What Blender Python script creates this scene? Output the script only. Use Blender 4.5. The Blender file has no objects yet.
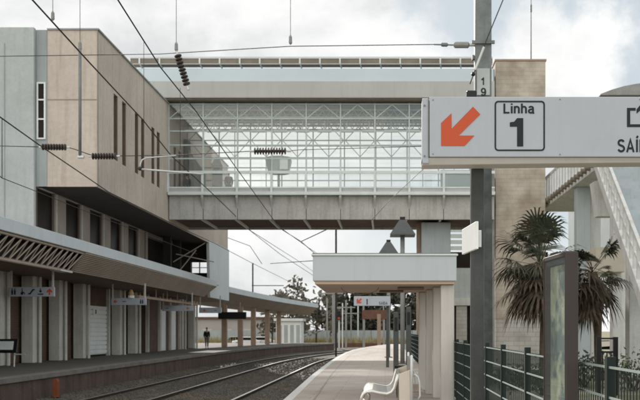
import bpy, bmesh, math, random
from mathutils import Vector, Matrix
R = math.radians
rnd = random.Random(7)
scene = bpy.context.scene
COL = scene.collection

# ------------------------------------------------------------------ camera frame (metres; platform top is z = 0)
F, U0, V0, E = 889.0, 385.0, 331.0, 1.07
def PX(u, Y): return (u - U0) * Y / F
def PZ(v, Y): return E + (V0 - v) * Y / F
def P(u, v, Y): return Vector((PX(u, Y), Y, PZ(v, Y)))
def curve(Y):
    if Y < 46: return 0.0
    if Y < 118: return (Y - 46) ** 2 / 270.0
    return (72 ** 2) / 270.0 + (Y - 118) * 2 * 72 / 270.0

# ------------------------------------------------------------------ materials
def mat(name, col, rough=0.8, var=0.15, scale=3.0, bump=0.0, metal=0.0, streak=0.0, fine=0.0, spec=0.3,
        stain=None, stain_scale=1.2, stain_lo=0.55, stain_hi=0.75, stain_mix=0.6):
    m = bpy.data.materials.new(name); m.use_nodes = True
    nt = m.node_tree; N = nt.nodes; L = nt.links
    b = N['Principled BSDF']
    b.inputs['Roughness'].default_value = rough
    b.inputs['Metallic'].default_value = metal
    b.inputs['Specular IOR Level'].default_value = spec
    tc = N.new('ShaderNodeTexCoord')
    def noise(sc, det=6, vec=None, rg=0.6):
        n = N.new('ShaderNodeTexNoise'); n.inputs['Scale'].default_value = sc
        n.inputs['Detail'].default_value = det; n.inputs['Roughness'].default_value = rg
        L.new(vec if vec else tc.outputs['Object'], n.inputs['Vector']); return n
    def mixc(a, bcol, fac, mode='MIX'):
        x = N.new('ShaderNodeMix'); x.data_type = 'RGBA'; x.blend_type = mode
        if isinstance(fac, float): x.inputs['Factor'].default_value = fac
        else: L.new(fac, x.inputs['Factor'])
        for s, val in ((6, a), (7, bcol)):
            if isinstance(val, tuple): x.inputs[s].default_value = val
            else: L.new(val, x.inputs[s])
        return x.outputs[2]
    c = (*col, 1)
    lo = tuple(max(0, k * (1 - var)) for k in col) + (1,); hi = tuple(min(1, k * (1 + var)) for k in col) + (1,)
    n1 = noise(scale)
    mr = N.new('ShaderNodeMapRange'); mr.inputs[1].default_value = 0.3; mr.inputs[2].default_value = 0.7
    L.new(n1.outputs['Fac'], mr.inputs[0])
    out = mixc(lo, hi, mr.outputs[0])
    if fine > 0:
        nf = noise(scale * 14, 3)
        mf = N.new('ShaderNodeMapRange'); mf.inputs[1].default_value = 0.3; mf.inputs[2].default_value = 0.7
        mf.inputs[3].default_value = 1 - fine; mf.inputs[4].default_value = 1 + fine
        L.new(nf.outputs['Fac'], mf.inputs[0])
        sc = N.new('ShaderNodeVectorMath'); sc.operation = 'SCALE'
        L.new(out, sc.inputs[0]); L.new(mf.outputs[0], sc.inputs['Scale']); out = sc.outputs[0]
    if streak > 0:
        mp = N.new('ShaderNodeMapping'); mp.inputs['Scale'].default_value = (3.2, 3.2, 0.22)
        L.new(tc.outputs['Object'], mp.inputs[0])
        ns = noise(1.6, 5, mp.outputs[0], 0.65)
        ms = N.new('ShaderNodeMapRange'); ms.inputs[1].default_value = 0.5; ms.inputs[2].default_value = 0.75
        ms.inputs[3].default_value = 0; ms.inputs[4].default_value = streak
        L.new(ns.outputs['Fac'], ms.inputs[0])
        out = mixc(out, tuple(k * f for k, f in zip(col, (0.42, 0.38, 0.34))) + (1,), ms.outputs[0])
    if stain:
        nn = noise(stain_scale, 8)
        mm = N.new('ShaderNodeMapRange'); mm.inputs[1].default_value = stain_lo; mm.inputs[2].default_value = stain_hi
        mm.inputs[4].default_value = stain_mix
        L.new(nn.outputs['Fac'], mm.inputs[0])
        out = mixc(out, (*stain, 1), mm.outputs[0])
    L.new(out, b.inputs['Base Color'])
    if bump > 0:
        nb = noise(scale * 10, 4)
        bp = N.new('ShaderNodeBump'); bp.inputs['Strength'].default_value = bump; bp.inputs['Distance'].default_value = 0.02
        L.new(nb.outputs['Fac'], bp.inputs['Height']); L.new(bp.outputs[0], b.inputs['Normal'])
    m['out'] = 1
    return m

def brick_mat(name, c1, c2, mortar, bw, bh, axis='xz', rough=0.85, msize=0.012, stain=None):
    m = bpy.data.materials.new(name); m.use_nodes = True
    nt = m.node_tree; N = nt.nodes; L = nt.links; b = N['Principled BSDF']
    b.inputs['Roughness'].default_value = rough; b.inputs['Specular IOR Level'].default_value = 0.2
    tc = N.new('ShaderNodeTexCoord'); sp = N.new('ShaderNodeSeparateXYZ'); L.new(tc.outputs['Object'], sp.inputs[0])
    cb = N.new('ShaderNodeCombineXYZ')
    if axis == 'xz':
        ad = N.new('ShaderNodeMath'); ad.operation = 'ADD'
        L.new(sp.outputs['X'], ad.inputs[0]); L.new(sp.outputs['Y'], ad.inputs[1]); L.new(ad.outputs[0], cb.inputs[0]); L.new(sp.outputs['Z'], cb.inputs[1])
    else:
        L.new(sp.outputs['X'], cb.inputs[0]); L.new(sp.outputs['Y'], cb.inputs[1])
    br = N.new('ShaderNodeTexBrick'); L.new(cb.outputs[0], br.inputs['Vector'])
    br.inputs['Color1'].default_value = (*c1, 1); br.inputs['Color2'].default_value = (*c2, 1); br.inputs['Mortar'].default_value = (*mortar, 1)
    br.inputs['Scale'].default_value = 1.0; br.inputs['Brick Width'].default_value = bw; br.inputs['Row Height'].default_value = bh
    br.inputs['Mortar Size'].default_value = msize; br.inputs['Mortar Smooth'].default_value = 0.3
    no = N.new('ShaderNodeTexNoise'); no.inputs['Scale'].default_value = 1.3; no.inputs['Detail'].default_value = 8; L.new(tc.outputs['Object'], no.inputs['Vector'])
    mr = N.new('ShaderNodeMapRange'); mr.inputs[1].default_value = .35; mr.inputs[2].default_value = .68; L.new(no.outputs['Fac'], mr.inputs[0])
    x = N.new('ShaderNodeMix'); x.data_type = 'RGBA'; L.new(mr.outputs[0], x.inputs['Factor'])
    L.new(br.outputs['Color'], x.inputs[6])
    y = N.new('ShaderNodeMix'); y.data_type = 'RGBA'; y.blend_type = 'MULTIPLY'; y.inputs['Factor'].default_value = 1
    L.new(br.outputs['Color'], y.inputs[6]); y.inputs[7].default_value = (*(stain or (.78, .74, .7)), 1)
    L.new(y.outputs[2], x.inputs[7]); L.new(x.outputs[2], b.inputs['Base Color'])
    bp = N.new('ShaderNodeBump'); bp.inputs['Strength'].default_value = .35; bp.inputs['Distance'].default_value = .01
    L.new(br.outputs['Fac'], bp.inputs['Height']); bp.invert = True; L.new(bp.outputs[0], b.inputs['Normal'])
    return m

def glass_mat(name, tint, transp=0.8, rough=0.03):
    m = bpy.data.materials.new(name); m.use_nodes = True
    nt = m.node_tree; N = nt.nodes; L = nt.links; N.clear()
    o = N.new('ShaderNodeOutputMaterial'); t = N.new('ShaderNodeBsdfTransparent'); t.inputs[0].default_value = (*tint, 1)
    g = N.new('ShaderNodeBsdfGlossy'); g.inputs['Roughness'].default_value = rough; g.inputs[0].default_value = (.9, .95, .95, 1)
    d = N.new('ShaderNodeBsdfDiffuse'); d.inputs[0].default_value = (.6, .65, .65, 1)
    mx = N.new('ShaderNodeMixShader'); mx.inputs[0].default_value = 0.35
    L.new(g.outputs[0], mx.inputs[1]); L.new(d.outputs[0], mx.inputs[2])
    m2 = N.new('ShaderNodeMixShader'); m2.inputs[0].default_value = 1 - transp
    L.new(t.outputs[0], m2.inputs[1]); L.new(mx.outputs[0], m2.inputs[2]); L.new(m2.outputs[0], o.inputs[0])
    return m

M = {}
M['tan'] = mat('tan_concrete', (.53, .46, .40), .85, .10, .45, .15, streak=.42, fine=.07, stain=(.40, .335, .285), stain_scale=.5, stain_lo=.5, stain_hi=.7, stain_mix=.5)
M['greyblock'] = mat('grey_concrete_wall', (.43, .455, .455), .85, .09, .6, .15, streak=.22, fine=.05)
M['greystrip'] = mat('darker_grey_render', (.33, .36, .36), .85, .1, .8, .1, streak=.3)
M['pier'] = mat('brown_grey_pier', (.36, .315, .275), .85, .12, .9, .1, streak=.35)
M['slitframe'] = mat('slit_frame_brown', (.15, .105, .08), .8, .15, 2)
M['pillar'] = mat('pale_pillar', (.56, .545, .50), .8, .14, 1.2, .1, streak=.4, fine=.06, stain=(.2, .18, .16), stain_mix=.45)
M['soffitshade'] = mat('overhang_shade_brown', (.05, .04, .034), .85, .2, 1)  # very dark brown, shade under the overhang put into the colour
M['lowerwall'] = brick_mat('brown_brick', (.17, .105, .075), (.14, .085, .062), (.10, .078, .066), .24, .075)
M['platwall'] = mat('platform_wall', (.105, .072, .058), .9, .25, 1.4, .3, streak=.75, fine=.15)
M['coping'] = mat('platform_coping', (.17, .155, .138), .9, .2, 2.2, .3, fine=.15, stain=(.07, .065, .06), stain_mix=.6)
M['platfloor_l'] = mat('left_platform_paving', (.105, .095, .083), .9, .15, 1.2, .15, fine=.1)
M['fascia'] = mat('canopy_fascia', (.56, .595, .62), .6, .05, .8, .05, streak=.12)
M['soffit'] = mat('brown_soffit', (.20, .145, .105), .7, .12, 1.0, .1)
M['corr'] = mat('corrugated_cladding', (.27, .215, .165), .6, .12, .8, .0)
M['trussmet'] = mat('truss_tube', (.42, .345, .28), .6, .15, 3)
M['white'] = mat('white_paint', (.72, .74, .73), .5, .06, 1.5, streak=.1)
M['glazemet'] = mat('grey_white_steel', (.47, .52, .51), .5, .1, 2.0)
M['whitemet'] = mat('white_steel', (.60, .64, .63), .45, .08, 2.0)
M['stairwhite'] = mat('white_concrete', (.60, .60, .575), .8, .12, 1.0, .1, streak=.45, fine=.05, stain=(.42, .38, .33), stain_scale=1.6, stain_lo=.55, stain_hi=.72, stain_mix=.5)
M['stairgrey'] = mat('blue_grey_concrete', (.40, .44, .46), .8, .1, .8, .1, streak=.3)
M['girder'] = mat('girder_concrete', (.43, .42, .395), .88, .12, .8, .2, streak=.6, fine=.08)
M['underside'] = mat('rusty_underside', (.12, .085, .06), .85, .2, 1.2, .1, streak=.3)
M['rooffascia'] = mat('bridge_roof_fascia', (.42, .42, .405), .8, .06, .5, .05, streak=.15)
M['roofpale'] = mat('pale_roof_sheet', (.50, .57, .61), .5, .06, .4)
M['roofblue'] = mat('pale_blue_sheet', (.42, .56, .61), .4, .25, 3.6)
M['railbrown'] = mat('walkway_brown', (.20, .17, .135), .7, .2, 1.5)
M['ceil'] = mat('green_ceiling', (.105, .15, .14), .7, .2, .8)
M['floor'] = mat('deck_floor', (.35, .35, .34), .8, .1, 1)
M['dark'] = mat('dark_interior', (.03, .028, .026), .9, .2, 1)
M['glassdark'] = mat('dark_window_glass', (.022, .018, .016), .35, .3, 1, spec=.06)
M['glass'] = glass_mat('clear_glazing', (.975, .98, .975), .93)
M['tower'] = brick_mat('tan_block_tower', (.52, .465, .40), (.47, .42, .36), (.41, .37, .32), .52, .19, msize=.010, stain=(.66, .61, .56))
M['whitebrick'] = brick_mat('white_block', (.50, .49, .46), (.45, .44, .42), (.33, .32, .3), .5, .21)
M['pave'] = brick_mat('platform_slabs', (.46, .40, .36), (.42, .37, .33), (.30, .26, .235), .8, .4, 'xy', .75, .008, stain=(.82, .8, .78))
M['edgestone'] = mat('white_edge', (.56, .55, .53), .8, .1, 1.5, .1, fine=.1)
M['ballast'] = mat('ballast', (.085, .078, .068), .95, .3, 2.5, .9, fine=.5, stain=(.15, .11, .075), stain_scale=.3, stain_lo=.45, stain_hi=.65, stain_mix=.6)
M['ballastlight'] = mat('ballast_dusty', (.20, .17, .135), .95, .25, 2, .6, fine=.35)
M['railtop'] = mat('rail_polished', (.70, .68, .65), .28, .08, 2, metal=.85)
M['railweb'] = mat('rail_rust', (.05, .036, .028), .85, .25, 5)
M['sleeper'] = mat('concrete_sleeper', (.12, .11, .1), .9, .15, 3)
M['ground'] = mat('ground_soil', (.24, .205, .14), .95, .25, .4, .3, fine=.2, stain=(.10, .12, .05), stain_scale=.2, stain_lo=.45, stain_hi=.6)
M['street'] = mat('street_asphalt', (.13, .125, .12), .9, .12, .8, .2)
M['signwhite'] = mat('sign_panel', (.405, .43, .475), .5, .04, 1.2, streak=.12, fine=.015, stain=(.34, .35, .37), stain_scale=3.0, stain_lo=.55, stain_hi=.8, stain_mix=.5)
M['signframe'] = mat('sign_frame', (.46, .44, .41), .5, .06, 3, stain=(.3, .24, .18), stain_scale=6, stain_mix=.4)
M['signred'] = mat('sign_orange_red', (.50, .08, .028), .5, .03, 2)
M['signblack'] = mat('sign_black', (.012, .014, .018), .5, .1, 2)
M['darkmet'] = mat('dark_painted_steel', (.065, .07, .07), .45, .2, 3, streak=.3)
M['galv'] = mat('galvanised_steel', (.175, .19, .19), .55, .2, 4, streak=.35, fine=.06)
M['mastpaint'] = mat('mast_dark_paint', (.055, .06, .06), .38, .45, 2.5, streak=.4, fine=.1, stain=(.13, .14, .14), stain_scale=2.0, stain_lo=.55, stain_hi=.7, stain_mix=.5)
M['black'] = mat('black_plastic', (.012, .012, .013), .4, .2, 3)
M['shelter'] = mat('shelter_metal_fascia', (.45, .48, .505), .55, .05, .6, .0, streak=.18)
M['shelterfloor'] = mat('shelter_soffit', (.47, .35, .26), .7, .06, .7)
M['shelterpillar'] = mat('shelter_pillar_paint', (.50, .475, .44), .75, .08, .9, .05, streak=.35)
M['steel'] = mat('bench_steel', (.62, .60, .56), .33, .06, 3, metal=.75)
M['cream'] = mat('bench_cream_panel', (.55, .49, .41), .55, .06, 2)
M['green'] = mat('green_fence', (.006, .014, .012), .5, .2, 4)
M['fencelight'] = mat('galvanised_fence_wire', (.25, .30, .28), .5, .15, 4)
M['picket'] = mat('grey_picket', (.10, .11, .105), .5, .2, 4)
M['totem'] = mat('totem_brown', (.04, .024, .022), .4, .12, 2, streak=.2)
M['totemside'] = mat('totem_grey_brown', (.05, .04, .038), .45, .15, 1.2, streak=.25, stain=(.075, .025, .02), stain_scale=.9, stain_mix=.5)
M['poster'] = mat('faded_poster', (.42, .42, .30), .6, .55, 5, stain=(.06, .10, .13), stain_scale=3.5, stain_lo=.48, stain_hi=.56, stain_mix=.8)
M['glasspanel'] = glass_mat('case_glass', (.9, .93, .93), .88, .02)
M['lamp'] = mat('lamp_dark_zinc', (.085, .09, .09), .5, .15, 4)
M['lamppost'] = mat('lamp_post_grey', (.25, .25, .24), .55, .15, 4)
M['wire'] = mat('copper_wire_dark', (.035, .034, .033), .6, .1, 2)
M['insul'] = mat('brown_insulator', (.045, .03, .025), .3, .2, 4)
M['alu'] = mat('aluminium_tube', (.55, .56, .55), .4, .08, 3, metal=.3)
M['trunk'] = mat('palm_trunk', (.10, .075, .055), .95, .35, 6, .6)
M['palmgreen'] = mat('palm_green', (.050, .058, .036), .6, .5, 4, stain=(.10, .08, .045), stain_scale=2.5, stain_lo=.5, stain_hi=.62, stain_mix=.6)
M['palmdry'] = mat('palm_dry', (.085, .065, .045), .85, .6, 5, stain=(.035, .036, .022), stain_scale=2.2, stain_lo=.48, stain_hi=.6, stain_mix=.8)
M['leaf'] = mat('leaf_dark', (.05, .052, .036), .75, .4, 1.2)
M['leafl'] = mat('leaf_olive', (.07, .085, .038), .75, .4, 1.2)
M['leaffar'] = mat('leaf_far', (.14, .125, .095), .8, .35, .8)
M['bark'] = mat('bark', (.07, .055, .042), .95, .3, 5)
M['drygrass'] = mat('dry_grass', (.30, .25, .11), .9, .35, 1.5)
M['orange'] = mat('marker_orange', (.20, .06, .025), .7, .15, 3)
M['skin'] = mat('skin', (.42, .27, .2), .6, .05, 4)
M['hair'] = mat('hair_dark', (.02, .015, .012), .7, .2, 8)
M['jacket'] = mat('jacket_black', (.012, .012, .014), .8, .3, 5)
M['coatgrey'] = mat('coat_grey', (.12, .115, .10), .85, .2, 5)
M['coatdark'] = mat('coat_dark', (.05, .05, .052), .85, .2, 5)
M['trousers'] = mat('trousers_grey', (.12, .12, .125), .85, .15, 5)
M['shoe'] = mat('shoe_black', (.015, .014, .014), .6, .1, 5)
M['curtain'] = mat('grey_glass_building', (.33, .365, .36), .35, .12, .7)
M['carwhite'] = mat('car_white', (.65, .65, .65), .3, .03, 2)
M['carred'] = mat('car_dark', (.08, .08, .09), .3, .03, 2)
M['tyre'] = mat('tyre', (.02, .02, .02), .9, .1, 4)
M['rust'] = mat('rust_red', (.13, .065, .045), .8, .2, 2)
M['farwall'] = mat('far_wall_pale', (.34, .31, .285), .85, .1, .3)
M['tanpost'] = mat('tan_post', (.34, .245, .18), .8, .12, 2)
M['yellow'] = mat('amber_lens', (.36, .22, .08), .4, .05, 4)
M['screen'] = mat('dead_display', (.012, .013, .014), .25, .1, 3)

# ------------------------------------------------------------------ mesh builder
def origin(o):
    v = Vector((0, 0, 0))
    while o: v += o.location; o = o.parent
    return v
class MB:
    def __init__(s): s.v = []; s.f = []
    def add(s, vs, fs):
        n = len(s.v); s.v += [Vector(p) for p in vs]; s.f += [tuple(i + n for i in f) for f in fs]; return s
    def box(s, x0, x1, y0, y1, z0, z1):
        vs = [(x, y, z) for z in (z0, z1) for y in (y0, y1) for x in (x0, x1)]
        return s.add(vs, [(0, 2, 3, 1), (4, 5, 7, 6), (0, 1, 5, 4), (2, 6, 7, 3), (0, 4, 6, 2), (1, 3, 7, 5)])
    def hexa(s, a, b):   # two quads (lists of 4) joined
        return s.add(list(a) + list(b), [(0, 1, 2, 3), (7, 6, 5, 4), (0, 4, 5, 1), (1, 5, 6, 2), (2, 6, 7, 3), (3, 7, 4, 0)])
    def bar(s, p, q, w, h=None, up=(0, 0, 1)):
        p = Vector(p); q = Vector(q); h = h or w; d = (q - p).normalized(); up = Vector(up)
        if abs(d.dot(up)) > .98: up = Vector((0, 1, 0))
        a = d.cross(up).normalized(); b = a.cross(d).normalized()
        vs = [c + a * sx * w / 2 + b * sy * h / 2 for c in (p, q) for sx, sy in ((-1, -1), (1, -1), (1, 1), (-1, 1))]
        return s.hexa(vs[:4], vs[4:])
    def tube(s, pts, r, n=8, caps=True):
        pts = [Vector(p) for p in pts]; k = len(pts)
        rs = r if isinstance(r, (list, tuple)) else [r] * k
        base = len(s.v); prev = None
        for i, p in enumerate(pts):
            d = (pts[min(i + 1, k - 1)] - pts[max(i - 1, 0)]).normalized()
            if prev is None:
                up = Vector((0, 0, 1)) if abs(d.z) < .9 else Vector((0, 1, 0))
                a = d.cross(up).normalized()
            else:
                a = (prev - d * prev.dot(d)).normalized()
            prev = a; b = d.cross(a)
            for j in range(n):
                t = 2 * math.pi * (j + .5) / n
                s.v.append(p + (a * math.cos(t) + b * math.sin(t)) * rs[i])
        for i in range(k - 1):
            for j in range(n):
                s.f.append((base + i * n + j, base + i * n + (j + 1) % n, base + (i + 1) * n + (j + 1) % n, base + (i + 1) * n + j))
        if caps:
            s.f.append(tuple(base + j for j in range(n))[::-1]); s.f.append(tuple(base + (k - 1) * n + j for j in range(n)))
        return s
    def prism(s, poly, axis, a, b):
        def mk(p, t):
            return {'x': (t, p[0], p[1]), 'y': (p[0], t, p[1]), 'z': (p[0], p[1], t)}[axis]
        n = len(poly); vs = [mk(p, a) for p in poly] + [mk(p, b) for p in poly]
        fs = [tuple(range(n))[::-1], tuple(range(n, 2 * n))] + [(i, (i + 1) % n, n + (i + 1) % n, n + i) for i in range(n)]
        return s.add(vs, fs)
    def strip(s, A, B):   # ribbon between two polylines
        n = len(s.v); s.v += [Vector(p) for p in A] + [Vector(p) for p in B]; k = len(A)
        s.f += [(n + i, n + i + 1, n + k + i + 1, n + k + i) for i in range(k - 1)]; return s
    def loft(s, sections, closed=True):   # list of equal-length loops; capped
        n = len(sections[0]); base = len(s.v)
        for sec in sections: s.v += [Vector(p) for p in sec]
        for i in range(len(sections) - 1):
            for j in range(n):
                s.f.append((base + i * n + j, base + i * n + (j + 1) % n, base + (i + 1) * n + (j + 1) % n, base + (i + 1) * n + j))
        s.f.append(tuple(base + j for j in range(n))[::-1]); s.f.append(tuple(base + (len(sections) - 1) * n + j for j in range(n)))
        return s
    def ball(s, c, rx, ry, rz, nu=10, nv=6):
        c = Vector(c); base = len(s.v)
        s.v.append(c + Vector((0, 0, -rz)))
        for i in range(1, nv):
            t = math.pi * i / nv - math.pi / 2
            for j in range(nu):
                a = 2 * math.pi * j / nu
                s.v.append(c + Vector((rx * math.cos(t) * math.cos(a), ry * math.cos(t) * math.sin(a), rz * math.sin(t))))
        s.v.append(c + Vector((0, 0, rz))); top = len(s.v) - 1
        for j in range(nu):
            s.f.append((base, base + 1 + (j + 1) % nu, base + 1 + j)); s.f.append((top, top - nu + j, top - nu + (j + 1) % nu))
        for i in range(nv - 2):
            for j in range(nu):
                a = base + 1 + i * nu
                s.f.append((a + j, a + (j + 1) % nu, a + nu + (j + 1) % nu, a + nu + j))
        return s
    def build(s, name, m, parent=None, smooth=False, bevel=0.0, fix=True):
        if parent is not None: o3 = origin(parent)
        else:
            xs = [p.x for p in s.v]; ys = [p.y for p in s.v]; zs = [p.z for p in s.v]
            o3 = Vector(((min(xs) + max(xs)) / 2, (min(ys) + max(ys)) / 2, min(zs)))
        me = bpy.data.meshes.new(name); me.from_pydata([p - o3 for p in s.v], [], s.f); me.update()
        if fix:
            bm = bmesh.new(); bm.from_mesh(me); bmesh.ops.recalc_face_normals(bm, faces=bm.faces); bm.to_mesh(me); bm.free()
        me.materials.append(m)
        if smooth:
            for p in me.polygons: p.use_smooth = True
        o = bpy.data.objects.new(name, me); COL.objects.link(o)
        if parent is not None: o.parent = parent
        else: o.location = o3
        if bevel > 0:
            b = o.modifiers.new('bevel', 'BEVEL'); b.width = bevel; b.segments = 2; b.limit_method = 'ANGLE'; b.harden_normals = False
        return o
def tag(o, label, cat, group=None):
    o['label'] = label; o['category'] = cat
    if group: o['group'] = group
    return o
def thing(name, loc, label, cat, group=None):
    o = bpy.data.objects.new(name, None); COL.objects.link(o); o.location = loc; o.empty_display_size = .3
    return tag(o, label, cat, group)
def structure(o, kind='structure'): o['kind'] = kind; return o
def copy_tree(o, parent=None):
    c = o.copy(); COL.objects.link(c)
    if parent is not None: c.parent = parent
    for ch in list(o.children): copy_tree(ch, c)
    return c
# ------------------------------------------------------------------ setting: ground, tracks, platforms
RAIL = -.65
structure(MB().add([(-2500, -200, -1.3), (2500, -200, -1.3), (2500, 4000, -1.3), (-2500, 4000, -1.3)], [(0, 1, 2, 3)]).build('ground', M['ground'], fix=False))
ys = [4 + i * 2 for i in range(85)]
def lane(x0, x1, z0, z1, y0=4, y1=172):
    yy = [y for y in ys if y0 <= y <= y1]
    return [(x0 + curve(y), y, z0) for y in yy], [(x1 + curve(y), y, z1) for y in yy]
b = MB()
prof = [(-9.2, -.57), (-8.2, -.62), (-7.5, -.745), (-6.0, -.745), (-5.0, -.80), (-4.0, -.745), (-1.9, -.745), (-.8, -.8)]
for (xa, za), (xb, zb) in zip(prof[:-1], prof[1:]):
    A, B = lane(xa, xb, za, zb); b.strip(A, B)
structure(b.build('track_ballast', M['ballast'], fix=False))
A, B = lane(-18, -9.2, -.9, -.6, 80); b = MB().strip(A, B)
A, B = lane(-.8, 12, -.8, -.85, 74); b.strip(A, B)
structure(b.build('dusty_trackside', M['ballastlight'], fix=False))
def track(xa, label):
    t = bpy.data.objects.new('railway_track', None); COL.objects.link(t); t.location = (xa + .83, 10, RAIL - .1); structure(t); t['label'] = label
    for xr in (xa, xa + 1.668):
        web = MB(); top = MB()
        yy = [4 + i * 1.0 for i in range(166)]
        def ring(dx, z): return [(xr + dx + curve(y), y, z) for y in yy]
        w = .036
        web.strip(ring(-.07, RAIL - .155), ring(-.012, RAIL - .12)); web.strip(ring(.012, RAIL - .12), ring(.07, RAIL - .155))
        web.strip(ring(-.012, RAIL - .12), ring(-.012, RAIL - .04)); web.strip(ring(.012, RAIL - .04), ring(.012, RAIL - .12))
        web.strip(ring(-.012, RAIL - .04), ring(-w, RAIL - .03)); web.strip(ring(w, RAIL - .03), ring(.012, RAIL - .04))
        web.strip(ring(-w, RAIL - .03), ring(-w, RAIL - .004)); web.strip(ring(w, RAIL - .004), ring(w, RAIL - .03))
        top.strip(ring(-w, RAIL - .004), ring(-w * .7, RAIL)); top.strip(ring(-w * .7, RAIL), ring(w * .7, RAIL)); top.strip(ring(w * .7, RAIL), ring(w, RAIL - .004))
        r = web.build('rail', M['railweb'], t, fix=False); top.build('rail_head', M['railtop'], r, fix=False)
    s = MB(); y = 6.0
    while y < 120:
        c = curve(y); an = math.atan((curve(y + .5) - curve(y - .5)))
        s.bar((xa + .83 + c - 1.25 * math.cos(an), y + 1.25 * math.sin(an), RAIL - .215), (xa + .83 + c + 1.25 * math.cos(an), y - 1.25 * math.sin(an), RAIL - .215), .24, .15)
        y += .6
    structure(s.build('sleepers', M['sleeper'], t), 'stuff')
track(-7.60, 'far railway track beside the opposite platform wall, nearer the station building')
track(-3.83, 'near railway track curving along the edge of the paved platform')

# loose ballast stones over the bed
r = random.Random(77); g = MB()
def stone(x, y, z, q):
    a = r.uniform(0, 3.14); ca, sa = math.cos(a), math.sin(a); n = len(g.v)
    for dx, dy, dz in ((1, 0, 0), (0, 1, .1), (-1, .1, 0), (0, -1, -.1), (.15, .1, .8), (0, 0, -.5)):
        dx *= q * r.uniform(.7, 1.2); dy *= q * r.uniform(.7, 1.2); g.v.append(Vector((x + dx * ca - dy * sa, y + dx * sa + dy * ca, z + dz * q * r.uniform(.7, 1.3))))
    g.f.extend([(n, n + 1, n + 4), (n + 1, n + 2, n + 4), (n + 2, n + 3, n + 4), (n + 3, n, n + 4), (n + 1, n, n + 5), (n + 2, n + 1, n + 5), (n + 3, n + 2, n + 5), (n, n + 3, n + 5)])
for i in range(26000):
    y = 12 + 48 * r.random() ** 1.5; x = r.uniform(-9.0, -1.9)
    if any(abs(x - xr) < .075 for xr in (-7.6, -5.932, -3.83, -2.162)): continue
    zz = 0
    for (xa, za), (xb, zb) in zip(prof[:-1], prof[1:]):
        if xa <= x <= xb: zz = za + (zb - za) * (x - xa) / (xb - xa)
    stone(x + curve(y), y, zz + r.uniform(.0, .015), r.uniform(.018, .042))
structure(g.build('ballast_stones', M['ballast'], fix=False), 'stuff')

# left platform
def left_edge(y): return -8.55 + curve(y)
yl = [8 + i * 1.0 for i in range(71)] + [79]
t = bpy.data.objects.new('platform', None); COL.objects.link(t); t.location = (-12, 40, -.9); structure(t); t['label'] = 'opposite platform with dark streaked retaining wall'
b = MB()
b.strip([(left_edge(y) - .32, y, .004) for y in yl], [(-32, y, .004) for y in yl])
b.build('platform_floor', M['platfloor_l'], t, fix=False)
b = MB()
for (xa, za), (xb, zb) in zip([(-.32, .004), (.06, .0), (.06, -.11), (0, -.13)][:-1], [(-.32, .004), (.06, .0), (.06, -.11), (0, -.13)][1:]):
    b.strip([(left_edge(y) + xa, y, za) for y in yl], [(left_edge(y) + xb, y, zb) for y in yl])
b.build('platform_coping', M['coping'], t, fix=False)
b = MB().strip([(left_edge(y), y, -.13) for y in yl], [(left_edge(y), y, -1.2) for y in yl])
b.add([(left_edge(79), 79, .0), (-32, 79, .0), (-32, 79, -1.2), (left_edge(79), 79, -1.2)], [(0, 1, 2, 3)])
b.build('retaining_wall', M['platwall'], t, fix=False)

# right platform (the one the camera stands on)
edge_pts = [(0, -1.42), (6, -1.48), (13.8, -1.58), (21.4, -1.78), (30, -1.93), (37.7, -2.0), (44, -1.98), (50, -1.84), (55, -1.55), (60, -1.15), (65, -.62), (70, .02), (73, .55)]
def redge(y):
    for (a, xa), (c, xc) in zip(edge_pts[:-1], edge_pts[1:]):
        if y <= c: return xa + (xc - xa) * (y - a) / (c - a)
    return edge_pts[-1][1]
yr = [0 + i * 1.0 for i in range(74)]
t = bpy.data.objects.new('platform', None); COL.objects.link(t); t.location = (0, 30, -.9); structure(t); t['label'] = 'paved platform in the foreground beside the near track'
MB().strip([(redge(y) + .14, y, 0) for y in yr], [(max(1.16, redge(y) + 1.2), y, 0) for y in yr]).build('platform_floor', M['pave'], t, fix=False)
b = MB()
for p0, p1 in zip([(.14, 0), (0, 0), (0, -.12), (.1, -.14), (.1, -1.2)][:-1], [(.14, 0), (0, 0), (0, -.12), (.1, -.14), (.1, -1.2)][1:]):
    b.strip([(redge(y) + p0[0], y, p0[1]) for y in yr], [(redge(y) + p1[0], y, p1[1]) for y in yr])
b.add([(redge(73), 73, 0), (1.75, 73, 0), (1.75, 73, -1.2), (redge(73), 73, -1.2)], [(0, 1, 2, 3)])
b.strip([(max(1.16, redge(y) + 1.2), y, 0) for y in yr], [(max(1.16, redge(y) + 1.2), y, -1.2) for y in yr])
b.build('platform_edge', M['edgestone'], t, fix=False)
b = MB()
b.strip([(redge(y) + .46, y, .004) for y in yr], [(redge(y) + .49, y, .004) for y in yr])
b.build('edge_line', mat('worn_edge_line', (.30, .27, .245), .8, .15, 2, fine=.15), t, fix=False)

# ground east of the fence
structure(MB().box(1.2, 40, -5, 73, -1.25, -.45).build('side_yard', mat('yard_paving', (.27, .25, .2), .9, .2, .5, .2, stain=(.12, .14, .05), stain_scale=.35, stain_lo=.47, stain_hi=.56, stain_mix=.8)))

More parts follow.
